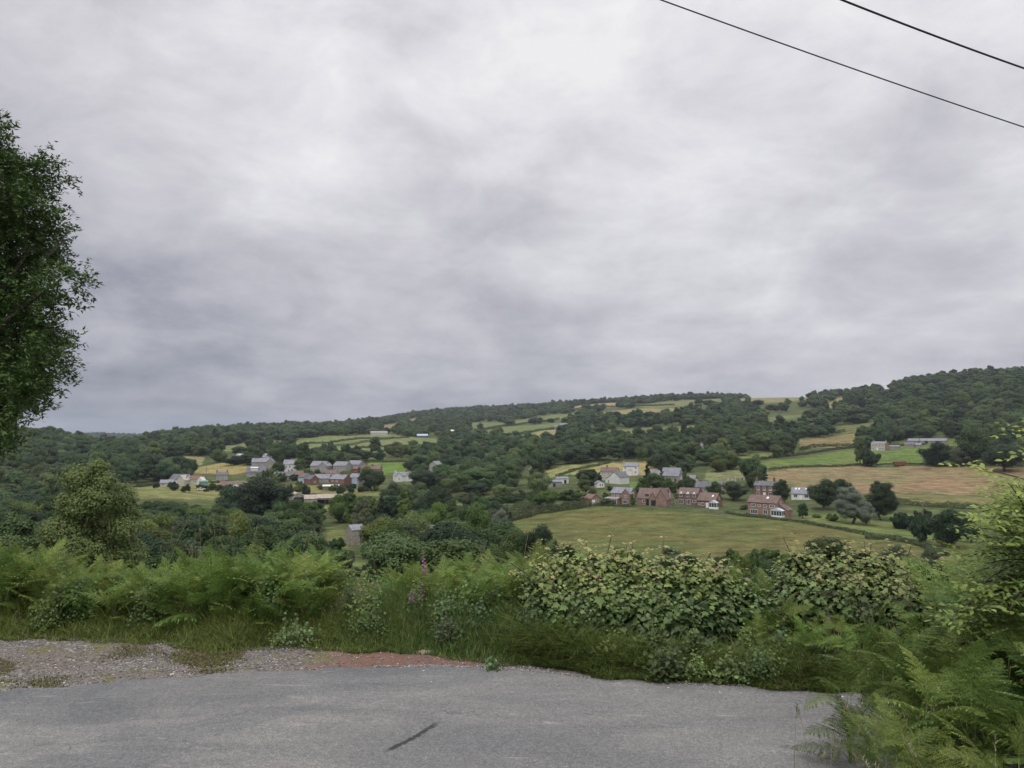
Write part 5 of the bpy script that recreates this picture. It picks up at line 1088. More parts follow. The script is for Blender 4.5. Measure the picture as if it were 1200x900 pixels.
# ------------------------------------------------------------------ the tall ash at the left edge
def big_ash():
    rg = np.random.default_rng(4); x0, y0 = at(-70, 22)[:2]; z0 = float(H(x0, y0)); r_ = empty('ash_tree', (x0, y0, z0)); tag(r_, 'tall feathery-leaved tree cut by the left edge of the view', 'tree')
    def wp_(px, py, R): az, tn = ray(px, py); return np.array([R * sin(az), R * cos(az), CAM_Z + R * tn]) - np.array([x0, y0, z0])
    C = []; Rb = []
    for (px, py, rr) in [(-20, 150, 45), (0, 195, 52), (35, 235, 40), (55, 265, 32), (70, 290, 22), (20, 290, 55), (50, 330, 38), (30, 375, 50), (62, 395, 28), (20, 430, 48), (45, 425, 34), (0, 465, 44), (22, 470, 26), (-10, 510, 34), (4, 495, 26), (-60, 140, 45), (-60, 200, 70), (-50, 300, 80), (-40, 400, 75), (-60, 480, 60), (-140, 180, 70), (-150, 300, 90), (-140, 420, 80), (40, 210, 26), (82, 282, 12), (72, 405, 16), (70, 345, 18), (2, 150, 18), (30, 455, 26), (-20, 230, 60), (-10, 340, 60)]:
        for q in range(3):
            C.append(wp_(px - 13 + rg.normal() * rr * .42, py + rg.normal() * rr * .42, 22 + rg.uniform(-2.6, 2.6))); Rb.append(rr * 22 / FOC * rg.uniform(.42, .74))
    C = np.array(C); Rb = np.array(Rb)
    # twigs on every mass, each carrying a spray of narrow leaflets
    nt = 7400; bi = rg.choice(len(C), nt, p=Rb ** 2 / (Rb ** 2).sum()); d = rand_dirs(nt, rg)
    T = C[bi] + d * (Rb[bi] * (1 - .55 * rg.random(nt) ** 1.4))[:, None] * np.array([1, 1, .85]); T[:, 2] -= .05
    k = 22; tw = d * .8 + rand_dirs(nt, rg) * .5; tw[:, 2] -= .25; tw /= np.linalg.norm(tw, axis=1)[:, None]
    s_ = np.repeat(T, k, 0); dv = np.repeat(tw, k, 0); t_ = rg.uniform(-.12, .34, nt * k)[:, None]
    side = rand_dirs(nt * k, rg); P = s_ + dv * t_ + side * .085
    N = rand_dirs(nt * k, rg) * .8 + np.array([0, 0, .9]); td = dv * .6 + side
    L = rg.uniform(.085, .15, nt * k); V, Q = diamonds(P, N, L, L * .38, rg, td)
    obj('crown', mesh_np('crown', V, Q, M['leaf_ash']), r_)
    mb = MB(); k = [np.array([.5 * s__ * s__, .2 * s__, -1 + s__ * 15]) for s__ in np.linspace(0, 1, 8)]; mb.tube(k, list(np.linspace(.42, .08, 8)), 9)
    for i in range(0, len(C), 2):
        b = C[i]; a = k[int(np.clip((b[2] - 1.5) / 15 * 7, 1, 6))]; a = a + (0, 0, 0); mid = (a + b) / 2 + np.array([0, 0, .35]); mb.tube([a, mid, b], [.10, .06, .018], 5)
        for q in range(3): e_ = b + rand_dirs(1, rg)[0] * Rb[i] * .95; mb.tube([mid * .4 + b * .6, e_], [.03, .008], 3)
    mb.build('trunk', M['bark'], r_, smooth=True)
big_ash()

# ------------------------------------------------------------------ bracken
def frond(L, rg, npin=15, pinl=.40, sub=11, curl=.5, rise=1.0, yellow=0.0):
    """a twice-divided frond: rachis in the xz plane, pinnae to both sides, each cut into small pinnules"""
    n = npin; ts = np.linspace(0, 1, 24)
    X = L * (ts - .12 * curl * ts ** 2); Z = rise * L * (.32 * ts - .62 * curl * ts ** 2.2)
    V = []; Q = []; cl = []
    def q4(a, b, c, d, col): i = len(V); V.extend([a, b, c, d]); Q.append((i, i+1, i+2, i+3)); cl.extend([col] * 4)
    for k in range(n):
        t_ = .06 + .93 * (k / (n - 1)) ** .92; x = np.interp(t_, ts, X); z = np.interp(t_, ts, Z); sl = (np.interp(t_ + .02, ts, Z) - z) / (np.interp(min(1, t_ + .02), ts, X) - x + 1e-6) if t_ < .97 else -.5
        pl = L * pinl * ((1 - t_) ** .85) * (.72 + .28 * min(1, t_ / .15)) * rg.uniform(.9, 1.08) + .012
        for sg in (-1, 1):
            ang = radians(64 - 16 * t_ + rg.normal() * 5); d = np.array([cos(ang), sg * sin(ang), cos(ang) * sl - .10 + rg.normal() * .06]); d /= np.linalg.norm(d)
            base = np.array([x, 0, z]); up = np.array([-sl * .6, 0, 1.0]); sd = np.cross(up, d); sd /= np.linalg.norm(sd)
            m = max(3, int(sub * (pl / (L * pinl)) ** .8 + 1)); spc = L * .95 / n; droop = rg.uniform(.05, .22)
            col0 = .5 + rg.normal() * .08 + yellow
            for j in range(m):
                u_ = (j + .6) / m; p = base + d * pl * u_ + np.array([0, 0, -droop * pl * u_ * u_]); w_ = pl / m * .80; ll = (spc * .80 * (1 - u_) ** .7 + .004) * (.8 + .4 * (k < 3))
                for s2 in (-1, 1):
                    dd = sd * s2 * .93 + d * .42; dd[2] -= .10; tip = p + dd * ll
                    mid1 = p + dd * ll * .42 - d * w_ * .46; mid2 = p + dd * ll * .5 + d * w_ * .42
                    q4(p - d * w_ * .28, mid1, tip, mid2, col0 + .12 * u_)
            tip = base + d * pl + np.array([0, 0, -droop * pl]); q4(base + d * pl * .8 + sd * .006, base + d * pl * .8 - sd * .006, tip, tip + sd * .001, col0)
            # midrib
            q4(base + sd * .0022, base - sd * .0022, tip - sd * .0012, tip + sd * .0012, .35)
    for a, b in zip(range(23), range(1, 24)):
        pa, pb = np.array([X[a], 0, Z[a]]), np.array([X[b], 0, Z[b]]); w0 = .005 * (1 - ts[a]) + .001; q4(pa + (0, w0, 0), pa - (0, w0, 0), pb - (0, w0, 0), pb + (0, w0, 0), .3)
    return np.array(V), np.array(Q), np.array(cl)
def bramp(c, rg):
    """green to yellow-green frond colour"""
    c = np.clip(c, 0, 1)[:, None]; a, b, d = np.array([.078, .140, .046]), np.array([.185, .270, .062]), np.array([.34, .37, .10])
    return np.hstack([np.where(c < .5, a + (b - a) * c * 2, b + (d - b) * (c - .5) * 2), np.ones((len(c), 1))])
def rotz(V, a): c, s = cos(a), sin(a); return V @ np.array([[c, s, 0], [-s, c, 0], [0, 0, 1]])
def roty(V, a): c, s = cos(a), sin(a); return V @ np.array([[c, 0, -s], [0, 1, 0], [s, 0, c]])
def rotx(V, a): c, s = cos(a), sin(a); return V @ np.array([[1, 0, 0], [0, c, s], [0, -s, c]])
def bracken_plant(seed, nf, Hs, L, sub=11, yel=0.0):
    rg = np.random.default_rng(seed); VV, QQ, CC = [], [], []; off = 0; st = MB()
    for i in range(nf):
        V, Q, c = frond(L * rg.uniform(.7, 1.15), rg, int(rg.integers(13, 17)), rg.uniform(.36, .46), sub, rg.uniform(.3, .9), rg.uniform(.6, 1.2), yel + rg.normal() * .10)
        a = 2 * pi * i / nf + rg.normal() * .5; V = roty(rotx(V, rg.normal() * .35), -rg.uniform(.05, 1.15)); V = rotz(V, a)
        hb = Hs * rg.uniform(.12, 1.0); b = np.array([cos(a) * .07, sin(a) * .07, hb]); V = V + b
        st.tube([(0.02 * cos(a), .02 * sin(a), -.1), (.03 * cos(a), .03 * sin(a), hb * .6), tuple(b)], [.005, .0045, .0035], 4)
        VV.append(V); QQ.append(Q + off); CC.append(c + .15 * (hb / Hs - .7)); off += len(V)
    V = np.vstack(VV); col = bramp(np.concatenate(CC), rg)
    return mesh_np('fronds', V, np.vstack(QQ), M['bracken'], attrs={'tint': ('FLOAT_COLOR', col)}), st.mesh('stalks', M['stem'], True)
BR = [bracken_plant(100 + i, [13, 14, 12, 15, 14, 13][i], .50, .46, 9, [-.14, -.02, -.16, .04, -.10, -.06][i]) for i in range(6)]
BN = [bracken_plant(200 + i, [13, 12, 14, 13][i], .62, .50, 13, [-.26, -.14, -.08, -.30][i]) for i in range(4)]
def bracken(x, y, s, label, group, lib=BR, z=None, sz=None):
    fm, sm = lib[rng.integers(len(lib))]; r_ = empty('bracken', (x, y, float(H(x, y)) if z is None else z), rng.uniform(0, 6.28)); k = s * rng.uniform(.88, 1.12); r_.scale = (k, k, (sz or s) * rng.uniform(.9, 1.1))
    r_.rotation_euler[0] = rng.normal() * .10 - .05; obj('fronds', fm, r_); obj('stalks', sm, r_); tag(r_, label, 'fern', group)
def scatter(n, poly, dmin):
    P = np.array(poly); out = []; tr = 0
    while len(out) < n and tr < n * 60:
        tr += 1; p = rng.uniform(P.min(0), P.max(0))
        if inpoly(np.array([p[0]]), np.array([p[1]]), P)[0] and all(math.hypot(p[0]-q[0], p[1]-q[1]) > dmin for q in out): out.append(p)
    return out
for p in scatter(150, [(-5.6, 6.7), (-3.5, 6.5), (-1.75, 6.35), (-1.75, 7.1), (-2.0, 7.5), (-6.0, 7.7)], .17): bracken(p[0], p[1], .70 + .12 * sin(p[0] * 2.1) + (.08 if p[0] < -4 else 0), 'bracken in the tall green bank left of the gap', 'bracken of the bank left of the gap')
for p in scatter(38, [(-1.15, 6.7), (.15, 6.3), (.25, 7.3), (-.9, 7.5)], .17): bracken(p[0], p[1], .62 + .12 * (p[0] + 1), 'bracken around the foxgloves between the gap and the long sycamore bush', 'bracken around the foxgloves')
for p in scatter(42, [(1.6, 5.75), (2.2, 5.3), (2.9, 5.15), (3.3, 5.7), (3.3, 6.6), (2.3, 6.9), (1.7, 6.9)], .18): bracken(p[0], p[1], .42 + .14 * max(0, min(2, p[1] - 5.2)), 'low bracken spilling to the road between the two sycamore bushes', 'low bracken between the sycamore bushes')
for p in scatter(70, [(1.62, 3.75), (1.58, 3.1), (1.75, 2.6), (2.3, 2.1), (4.5, 2.2), (4.9, 5.4), (3.1, 5.5), (2.55, 4.9), (2.05, 4.3)], .22): bracken(p[0], p[1], .56 + .32 * min(1.5, max(0, p[0] - 1.75 + .25 * (p[1] - 3.4))), 'bracken in the big clump at the lower right corner', 'bracken of the lower right clump', BN)

# ------------------------------------------------------------------ broad-leaved bushes of the hedge
def lobed_leaf():
    pts = [(0, -.02), (.16, -.10), (.44, -.02), (.30, .14), (.55, .42), (.28, .40), (.20, .52), (.13, .60), (0, 1.0), (-.13, .60), (-.20, .52), (-.28, .40), (-.55, .42), (-.30, .14), (-.44, -.02), (-.16, -.10)]
    V = [(0, .28, 0.0)] + [(a, b, -.10 * abs(a) - .06 * b * b) for a, b in pts]; n = len(pts)
    return np.array(V), np.array([(0, 1 + k, 1 + (k + 1) % n) for k in range(n)])
def place_leaves(LV, LT, P, N, D, S):
    """copies of a leaf at P, face normal N, pointing along D, sized S"""
    N = N / np.linalg.norm(N, axis=1)[:, None]; D = D - (D * N).sum(1)[:, None] * N; D /= np.linalg.norm(D, axis=1)[:, None] + 1e-9; B = np.cross(D, N)
    V = P[:, None] + S[:, None, None] * (LV[None, :, :1] * B[:, None] + LV[None, :, 1:2] * D[:, None] + LV[None, :, 2:] * N[:, None])
    n, m = len(P), len(LV); return V.reshape(-1, 3), (LT[None] + (np.arange(n) * m)[:, None, None]).reshape(-1, LT.shape[1])
def sycamore(name, label, blobs, nshoot, seed, base_y, leaf=.085, gold=1.0):
    rg = np.random.default_rng(seed); LV, LT = lobed_leaf(); B = np.array(blobs); c0 = np.array([B[:, 0].mean(), B[:, 1].mean(), float(H(B[:, 0].mean(), B[:, 1].mean()))])
    r_ = empty(name, tuple(c0)); tag(r_, label, 'shrub'); P = []; N = []; D = []; S = []; G = []; mb = MB()
    wt = B[:, 3] ** 2; bi = rg.choice(len(B), nshoot, p=wt / wt.sum())
    for b in B[bi]:
        d = rand_dirs(1, rg)[0]; d[1] -= .25; d[2] = abs(d[2]) * .9 - .15 if rg.random() < .75 else d[2]; d /= np.linalg.norm(d); rr = rg.uniform(.55, 1.0) ** .6 if rg.random() < .86 else rg.uniform(1.0, 1.42)
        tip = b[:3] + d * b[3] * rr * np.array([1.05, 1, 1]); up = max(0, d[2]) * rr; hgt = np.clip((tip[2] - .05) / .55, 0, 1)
        ax = d * .5 + np.array([0, -.1, .8]); ax /= np.linalg.norm(ax); sh_len = leaf * rg.uniform(1.6, 2.8)
        if rg.random() < .35: mb.tube([b[:3] - c0 - (0, 0, .1), (b[:3] + tip) / 2 - c0, tip - c0], [.008, .006, .003], 4)
        for lv in range(4):
            q = tip - ax * sh_len * lv * .42; sz = leaf * (.42 + .24 * lv) * rg.uniform(.8, 1.2); a0 = lv * pi / 2 + rg.uniform(0, 1)
            for s_ in (0, 1):
                a = a0 + s_ * pi; o_ = np.array([cos(a), sin(a), 0]); o_ -= ax * (o_ @ ax); o_ /= np.linalg.norm(o_); dr = o_ * (.5 + .2 * lv) + ax * (.55 - .30 * lv); dr[2] -= .14 * lv
                P.append(q + o_ * sz * .35); D.append(dr); N.append(ax * .9 + o_ * (.1 + .22 * lv) + rand_dirs(1, rg)[0] * .28); S.append(sz)
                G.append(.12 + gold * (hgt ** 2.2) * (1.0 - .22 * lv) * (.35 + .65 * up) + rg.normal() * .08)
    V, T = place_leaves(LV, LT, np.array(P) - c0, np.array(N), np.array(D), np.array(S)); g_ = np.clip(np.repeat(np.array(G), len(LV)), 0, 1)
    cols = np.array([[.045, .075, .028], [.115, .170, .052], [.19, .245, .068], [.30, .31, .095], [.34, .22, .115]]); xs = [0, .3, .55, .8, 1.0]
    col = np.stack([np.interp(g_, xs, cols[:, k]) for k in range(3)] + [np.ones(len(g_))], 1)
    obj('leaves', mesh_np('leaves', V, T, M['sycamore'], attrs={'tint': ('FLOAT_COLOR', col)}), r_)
    for i in range(9): b = B[rg.integers(len(B))]; mb.tube([(b[0] * .6 + c0[0] * .4 - c0[0], .1, -.2), ((b[0] * .8 + c0[0] * .2) - c0[0], b[1] - c0[1], .1), tuple(b[:3] - c0)], [.018, .013, .007], 5)
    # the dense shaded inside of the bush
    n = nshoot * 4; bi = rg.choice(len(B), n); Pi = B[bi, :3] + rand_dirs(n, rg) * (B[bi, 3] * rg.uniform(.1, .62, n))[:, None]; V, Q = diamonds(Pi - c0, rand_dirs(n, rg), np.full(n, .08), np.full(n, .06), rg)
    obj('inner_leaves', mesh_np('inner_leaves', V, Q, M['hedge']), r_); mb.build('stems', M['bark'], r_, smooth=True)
def blob_row(pts, rg_seed, R0=6.9):
    """(column, row, radius px, range) -> centres in the scene"""
    out = []
    for px, py, rp, R in pts: az, tn = ray(px, py); out.append((R * sin(az), R * cos(az), CAM_Z + R * tn, rp * R / FOC))
    return out
sycamore('sycamore_bush', 'long leafy sycamore bush with reddish new tips in the middle of the hedge', blob_row([(866, 700, 26, 6.3), (893, 714, 24, 6.3), (868, 735, 26, 6.1), (902, 742, 22, 6.2), (588, 706, 22, 6.4), (562, 722, 18, 6.4), (722, 664, 18, 6.5), (800, 668, 16, 6.4), (640, 688, 40, 6.3), (672, 673, 40, 6.4), (705, 680, 42, 6.3), (740, 676, 40, 6.4), (775, 682, 42, 6.3), (812, 682, 40, 6.3), (835, 694, 34, 6.2), (650, 716, 38, 6.05), (700, 716, 40, 6.0), (750, 718, 40, 5.95), (800, 720, 36, 5.9), (835, 723, 28, 5.9), (665, 656, 24, 6.5), (612, 694, 30, 6.4), (690, 700, 38, 6.1), (735, 700, 38, 6.1), (785, 704, 38, 6.05)], 1), 1300, 31, 6.8, leaf=.074, gold=.90)
sycamore('sycamore_bush', 'yellow-tipped sycamore bush on the right, above the bracken clump', blob_row([(940, 674, 34, 6.9), (975, 670, 36, 6.9), (1015, 674, 38, 6.9), (1055, 680, 36, 6.9), (1095, 686, 34, 6.9), (960, 700, 36, 6.6), (1005, 706, 38, 6.5), (1050, 710, 38, 6.5), (930, 696, 26, 6.7), (1090, 716, 36, 6.4), (980, 654, 20, 7.0)], 2), 900, 32, 7.2, leaf=.078, gold=.88)

def sapling():
    """bright-leaved young tree at the right edge with long sprays of leaflets"""
    rg = np.random.default_rng(8); x0, y0 = 3.9, 5.0; z0 = float(H(x0, y0)); r_ = empty('sapling', (x0, y0, z0)); tag(r_, 'bright green young tree leaning in at the right edge with loose sprays', 'tree'); c0 = np.array([x0, y0, z0])
    P, N, D, S, G = [], [], [], [], []; mb = MB(); V1 = np.array([(0, 0, 0), (.24, .28, .05), (.25, .58, .04), (0, 1, -.08), (-.25, .58, .04), (-.24, .28, .05), (0, .5, -.03)]); T1 = np.array([(0, 1, 6), (1, 2, 6), (2, 3, 6), (3, 4, 6), (4, 5, 6), (5, 0, 6)])
    def wp_(px, py, R): az, tn = ray(px, py); return np.array([R * sin(az), R * cos(az), CAM_Z + R * tn])
    def spray(a, b, n=12, s0=.045, g0=.6):
        a, b = np.array(a), np.array(b); d = (b - a); L = np.linalg.norm(d); d /= L; sag = rg.uniform(.02, .08)
        pts = [a + d * L * t_ + np.array([0, 0, -sag * L * 4 * t_ * (1 - t_) * -.5]) for t_ in np.linspace(0, 1, 6)]; mb.tube([p - c0 for p in pts], list(np.linspace(.007, .002, 6)), 4)
        for k in range(n):
            t_ = (k + 1) / n; p = a + d * L * t_; sd = np.cross(d, (0, 0, 1)); sd /= np.linalg.norm(sd) + 1e-9
            for s_ in (-1, 1):
                # each side shoot carries five to seven leaflets
                dd = d * .7 + sd * s_ * .8 + rand_dirs(1, rg)[0] * .35; dd /= np.linalg.norm(dd); ln = s0 * rg.uniform(2.0, 3.4)
                for j in range(3):
                    q = p + dd * ln * (j + .6) / 3; s3 = np.cross(dd, (0, 0, 1)); s3 /= np.linalg.norm(s3) + 1e-9
                    for s2 in ((-1, 1) if j < 2 else (0,)):
                        P.append(q); D.append(dd * (.6 if s2 else 1) + s3 * s2 * .8 + rand_dirs(1, rg)[0] * .15); N.append(np.array([0, -.25, 1]) + rand_dirs(1, rg)[0] * .45); S.append(s0 * rg.uniform(.55, .95)); G.append(g0 + .35 * t_ + rg.normal() * .12)
    trunk = [c0 + (0, 0, -.1), c0 + (-.02, 0, .6), c0 + (.02, .03, 1.2), c0 + (.10, 0, 1.9)]; mb.tube([p - c0 for p in trunk], [.03, .024, .016, .008], 6)
    for (px, py, R) in [(1128, 545, 4.7), (1160, 570, 4.8), (1185, 508, 4.6), (1176, 590, 4.8), (1198, 535, 4.7), (1150, 600, 4.9)]: spray(trunk[2] if py > 540 else trunk[3], wp_(px, py, R), 15, .050, .80)
    for i in range(165):
        py = rg.uniform(560, 745); lo = np.interp(py, [560, 600, 640, 680, 745], [1180, 1158, 1128, 1118, 1105]); px = lo + (1290 - lo) * rg.random() ** 1.1
        b = wp_(px, py, rg.uniform(4.4, 5.6)); t0 = trunk[1] * .5 + trunk[2] * .5; a = b + (t0 - b) * .35 + rand_dirs(1, rg)[0] * .08; spray(a, b, 5, .044, .42 + .35 * (py < 620) - .1 * (px > 1180))
    V, T = place_leaves(V1, T1, np.array(P) - c0, np.array(N), np.array(D), np.array(S)); g_ = np.clip(np.repeat(np.array(G), len(V1)), 0, 1); cols = np.array([[.050, .100, .026], [.125, .205, .042], [.29, .38, .075]])
    col = np.stack([np.interp(g_, [0, .5, 1], cols[:, k]) for k in range(3)] + [np.ones(len(g_))], 1)
    obj('leaves', mesh_np('leaves', V, T, M['sycamore'], attrs={'tint': ('FLOAT_COLOR', col)}), r_); mb.build('stems', M['bark'], r_, smooth=True)
sapling()
def bramble(px, py, R, w_, n, label, seed, col=(.05, .085, .03), ls=.05, hh=.3):
    """low weed or bramble clump of small leaves"""
    rg = np.random.default_rng(seed); az = ray(px, py)[0]; x, y = R * sin(az), R * cos(az); z = float(H(x, y)); ov = np.array([(0, 0, 0), (.30, .25, .03), (.32, .6, .0), (0, 1, -.1), (-.32, .6, .0), (-.30, .25, .03)]); T = np.array([(0, 1, 2), (0, 2, 3), (0, 3, 4), (0, 4, 5)])
    P = rg.normal(size=(n, 3)) * np.array([w_ * .45, w_ * .3, hh * .35]); P[:, 2] = np.abs(P[:, 2]) + rg.uniform(0, hh * .8, n) * np.exp(-(P[:, 0] / w_) ** 2 * 2)
    V, Tt = place_leaves(ov, T, P, np.array([0, -.5, .8]) + .7 * rand_dirs(n, rg), rand_dirs(n, rg), ls * rg.uniform(.6, 1.4, n)); c = np.repeat(rg.uniform(.6, 1.5, n), 6)[:, None] * np.array(col)
    r_ = empty('weed_clump', (x, y, z)); tag(r_, label, 'plant'); obj('leaves', mesh_np('leaves', V, Tt, M['sycamore'], attrs={'tint': ('FLOAT_COLOR', np.hstack([c, np.ones((len(c), 1))]))}), r_)
    mb = MB()
    for i in range(0, n, max(1, n // 14)): mb.tube([(P[i, 0] * .3, P[i, 1] * .3, -.03), tuple(P[i])], [.004, .002], 4)
    mb.build('stems', M['stem'], r_)
bramble(525, 748, 5.9, .16, 300, 'pinkish-green weed at the red earth edge below the foxgloves', 1, (.075, .10, .05), .026, .22)
bramble(578, 768, 5.35, .07, 40, 'small broad-leaved plant on the bare earth at the road edge', 2, (.070, .11, .045), .032, .07)
bramble(432, 735, 6.2, .20, 700, 'fresh green leafy weed clump right of the gap in the bank', 3, (.09, .15, .035), .022, .24)
bramble(560, 735, 6.1, .22, 500, 'bramble with dark leaves left of the long sycamore bush', 4, (.05, .09, .035), .030, .26)
bramble(622, 728, 5.9, .20, 600, 'dog rose spray against the left end of the long sycamore bush', 5, (.07, .11, .045), .024, .30)
bramble(345, 735, 6.2, .2, 400, 'pale-leaved weeds at the foot of the left bracken bank', 6, (.10, .15, .05), .024, .16)
rgw = np.random.default_rng(41)
for k in range(20):
    px = rgw.uniform(600, 930); fr = np.interp(px, [560, 700, 800, 930], [775, 792, 800, 806]) - rgw.uniform(14, 44); az_, tn_ = ray(px, fr); R_w = (CAM_Z - .10) / -tn_
    n0 = set(bpy.data.objects.keys()); bramble(px, fr, R_w, rgw.uniform(.07, .16), int(rgw.uniform(220, 520)), 'leafy weed in the grass along the foot of the sycamore hedge', 60 + k, [(.12, .18, .045), (.085, .14, .035), (.15, .20, .05), (.08, .13, .04)][k % 4], rgw.uniform(.018, .032), rgw.uniform(.12, .26))
    for nm in set(bpy.data.objects.keys()) - n0:
        if bpy.data.objects[nm].parent is None: bpy.data.objects[nm]['group'] = 'weeds along the foot of the sycamore hedge'
for k in range(16):
    px = rgw.uniform(-10, 420); fr = rgw.uniform(690, 742); n0 = set(bpy.data.objects.keys()); bramble(px, fr, rgw.uniform(6.3, 6.6) / cos(az_of(px)), rgw.uniform(.10, .20), int(rgw.uniform(260, 520)), 'bramble or nettle growing out of the front of the left bracken bank', 90 + k, [(.11, .19, .045), (.085, .15, .035), (.16, .22, .06), (.07, .13, .035)][k % 4], rgw.uniform(.020, .032), rgw.uniform(.2, .42))
    for nm in set(bpy.data.objects.keys()) - n0:
        if bpy.data.objects[nm].parent is None: bpy.data.objects[nm]['group'] = 'brambles along the front of the left bracken bank'
for k in range(12):
    px = rgw.uniform(385, 620); n0 = set(bpy.data.objects.keys()); bramble(px, 720, rgw.uniform(6.1, 6.9) / cos(az_of(px)), rgw.uniform(.10, .20), int(rgw.uniform(260, 520)), 'green weed in the rough grass between the gap and the long sycamore bush', 120 + k, [(.11, .19, .045), (.085, .15, .035), (.14, .21, .05), (.10, .16, .05)][k % 4], rgw.uniform(.020, .034), rgw.uniform(.18, .36))
    for nm in set(bpy.data.objects.keys()) - n0:
        if bpy.data.objects[nm].parent is None: bpy.data.objects[nm]['group'] = 'weeds in the rough grass by the gap'
bramble(905, 776, 5.95, .22, 500, 'dark broad weeds under the low bracken at the road edge', 7, (.045, .08, .025), .028, .12)
bramble(965, 785, 5.7, .2, 400, 'leafy weeds where the hedge meets the right end of the road', 8, (.05, .09, .025), .028, .16)

def foxglove(px, py_top, py_bot, R, label, seed, nb=12):
    rg = np.random.default_rng(seed); az, tn = ray(px, py_top); x, y = R * sin(az), R * cos(az); z = float(H(x, y)); top = CAM_Z + R * tn - z; lo = CAM_Z + R * ray(px, py_bot)[1] - z
    r_ = empty('foxglove', (x, y, z)); tag(r_, label, 'flower'); MB().tube([(0, 0, -.05), (.01, 0, top * .5), (.0, 0, top)], [.008, .006, .002], 6).build('stem', M['stem'], r_, smooth=True)
    V = []; b = MB()
    for k in range(nb):
        t_ = k / (nb - 1); zz_ = lo + (top - lo) * t_; a = rg.uniform(-2.6, -.5) if k % 2 else rg.uniform(-1.2, .6); s_ = .036 * (1 - .72 * t_); d = np.array([cos(a), sin(a), -.75]); d /= np.linalg.norm(d); p = np.array([0, 0, zz_])
        b.tube([p, p + d * s_ * .5, p + d * s_ * 1.1, p + d * s_ * 1.3], [s_ * .10, s_ * .24, s_ * .30, s_ * .40], 8)
    b.build('bells', M['petal'], r_, smooth=True)
    n = 26; zc = rg.uniform(.02, .5 * top, n); P = np.stack([rg.normal(size=n) * .03, rg.normal(size=n) * .03, zc], 1); D = rand_dirs(n, rg); D[:, 2] = .3; V1 = np.array([(0, 0, 0), (.2, .35, .03), (.16, .7, 0), (0, 1, -.15), (-.16, .7, 0), (-.2, .35, .03)])
    V, T = place_leaves(V1, np.array([(0, 1, 2), (0, 2, 3), (0, 3, 4), (0, 4, 5)]), P, np.array([0, 0, 1.]) + .4 * rand_dirs(n, rg), D, rg.uniform(.07, .15, n)); obj('leaves', mesh_np('leaves', V, T, M['hedge']), r_)
foxglove(496, 648, 671, 6.9, 'tall foxglove spire with purple bells standing above the bracken', 1)
foxglove(482, 690, 701, 6.5, 'short foxglove, left of the two half sunk in the bracken', 2, 7); foxglove(493, 682, 700, 6.55, 'short foxglove, right of the two half sunk in the bracken', 3, 8)

# ------------------------------------------------------------------ grass, loose stones
def blades(name, P, Hh, lean, wd, col, label, rg, seg=3, cat='grass'):
    n = len(P); a = rg.uniform(0, 2 * pi, n); ld = np.stack([np.cos(a), np.sin(a)], 1); wa = a + pi / 2 + rg.normal(size=n) * .6; wv = np.stack([np.cos(wa), np.sin(wa), 0 * wa], 1)
    rows = []
    for k in range(seg + 1):
        t_ = k / seg; c = np.stack([P[:, 0] + ld[:, 0] * lean * Hh * t_ ** 2, P[:, 1] + ld[:, 1] * lean * Hh * t_ ** 2, P[:, 2] + Hh * (t_ - .22 * lean * t_ ** 2.4)], 1)
        w_ = (wd * (1 - t_ ** 1.6) + .0006)[:, None]; rows += [c - wv * w_, c + wv * w_]
    V = np.stack(rows, 1).reshape(-1, 3); m = 2 * (seg + 1); b = (np.arange(n) * m)[:, None]; Q = np.concatenate([b + np.array([[2*k, 2*k+1, 2*k+3, 2*k+2]]) for k in range(seg)], 0)
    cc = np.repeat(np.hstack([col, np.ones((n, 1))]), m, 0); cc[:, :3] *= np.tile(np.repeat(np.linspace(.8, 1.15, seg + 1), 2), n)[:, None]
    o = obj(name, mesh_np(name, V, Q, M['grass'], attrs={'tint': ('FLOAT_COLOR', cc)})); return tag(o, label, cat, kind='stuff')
def gcol(n, rg, a=(.060, .095, .024), b=(.120, .160, .045), dry=.08):
    t_ = rg.random((n, 1)); c = np.array(a) + (np.array(b) - np.array(a)) * t_; k = rg.random(n) < dry; c[k] = np.array([.26, .21, .12]) * rg.uniform(.7, 1.2, (k.sum(), 1)); return c
rg = np.random.default_rng(12)
def clumped(n, x0, x1, depth, rg, dens=None):
    """grass roots from the verge line back, in tussocks"""
    nc = max(20, n // 55); cx = rg.uniform(x0, x1, nc); cd = depth * rg.random(nc) ** 1.15; ci = rg.integers(0, nc, n)
    x = cx[ci] + rg.normal(size=n) * .10; d = np.maximum(cd[ci] + rg.normal(size=n) * .08, -.04 * rg.random(n)); y = verge_y(x) + d + .035 * np.sin(x * 6.1) + .025 * np.sin(x * 17.3); return np.stack([x, y, H(x, y)], 1), d, ci, rg.uniform(.65, 1.35, nc)[ci]
P, d, ci, v = clumped(52000, -7.5, -.9, .75, rg); hh = (.04 + .20 * np.clip(d / .6, 0, 1)) * v * rg.uniform(.6, 1.2, len(P))
blades('verge_grass', P, hh, rg.uniform(.2, 1.2, len(P)), rg.uniform(.0016, .0032, len(P)), gcol(len(P), rg, (.080, .145, .030), (.190, .265, .065), .10) * (.65 + .6 * rg.random(4000)[ci % 4000])[:, None], 'long grass along the foot of the left bracken bank', rg)
P, d, ci, v = clumped(24000, -1.3, .6, 1.0, rg); hh = (.04 + .28 * np.clip(d / .7, 0, 1)) * v * rg.uniform(.6, 1.2, len(P))
blades('tussock_grass', P, hh, rg.uniform(.1, .9, len(P)), rg.uniform(.0015, .003, len(P)), gcol(len(P), rg, (.075, .14, .032), (.175, .245, .065), .09), 'tall grass behind the patch of red earth', rg)
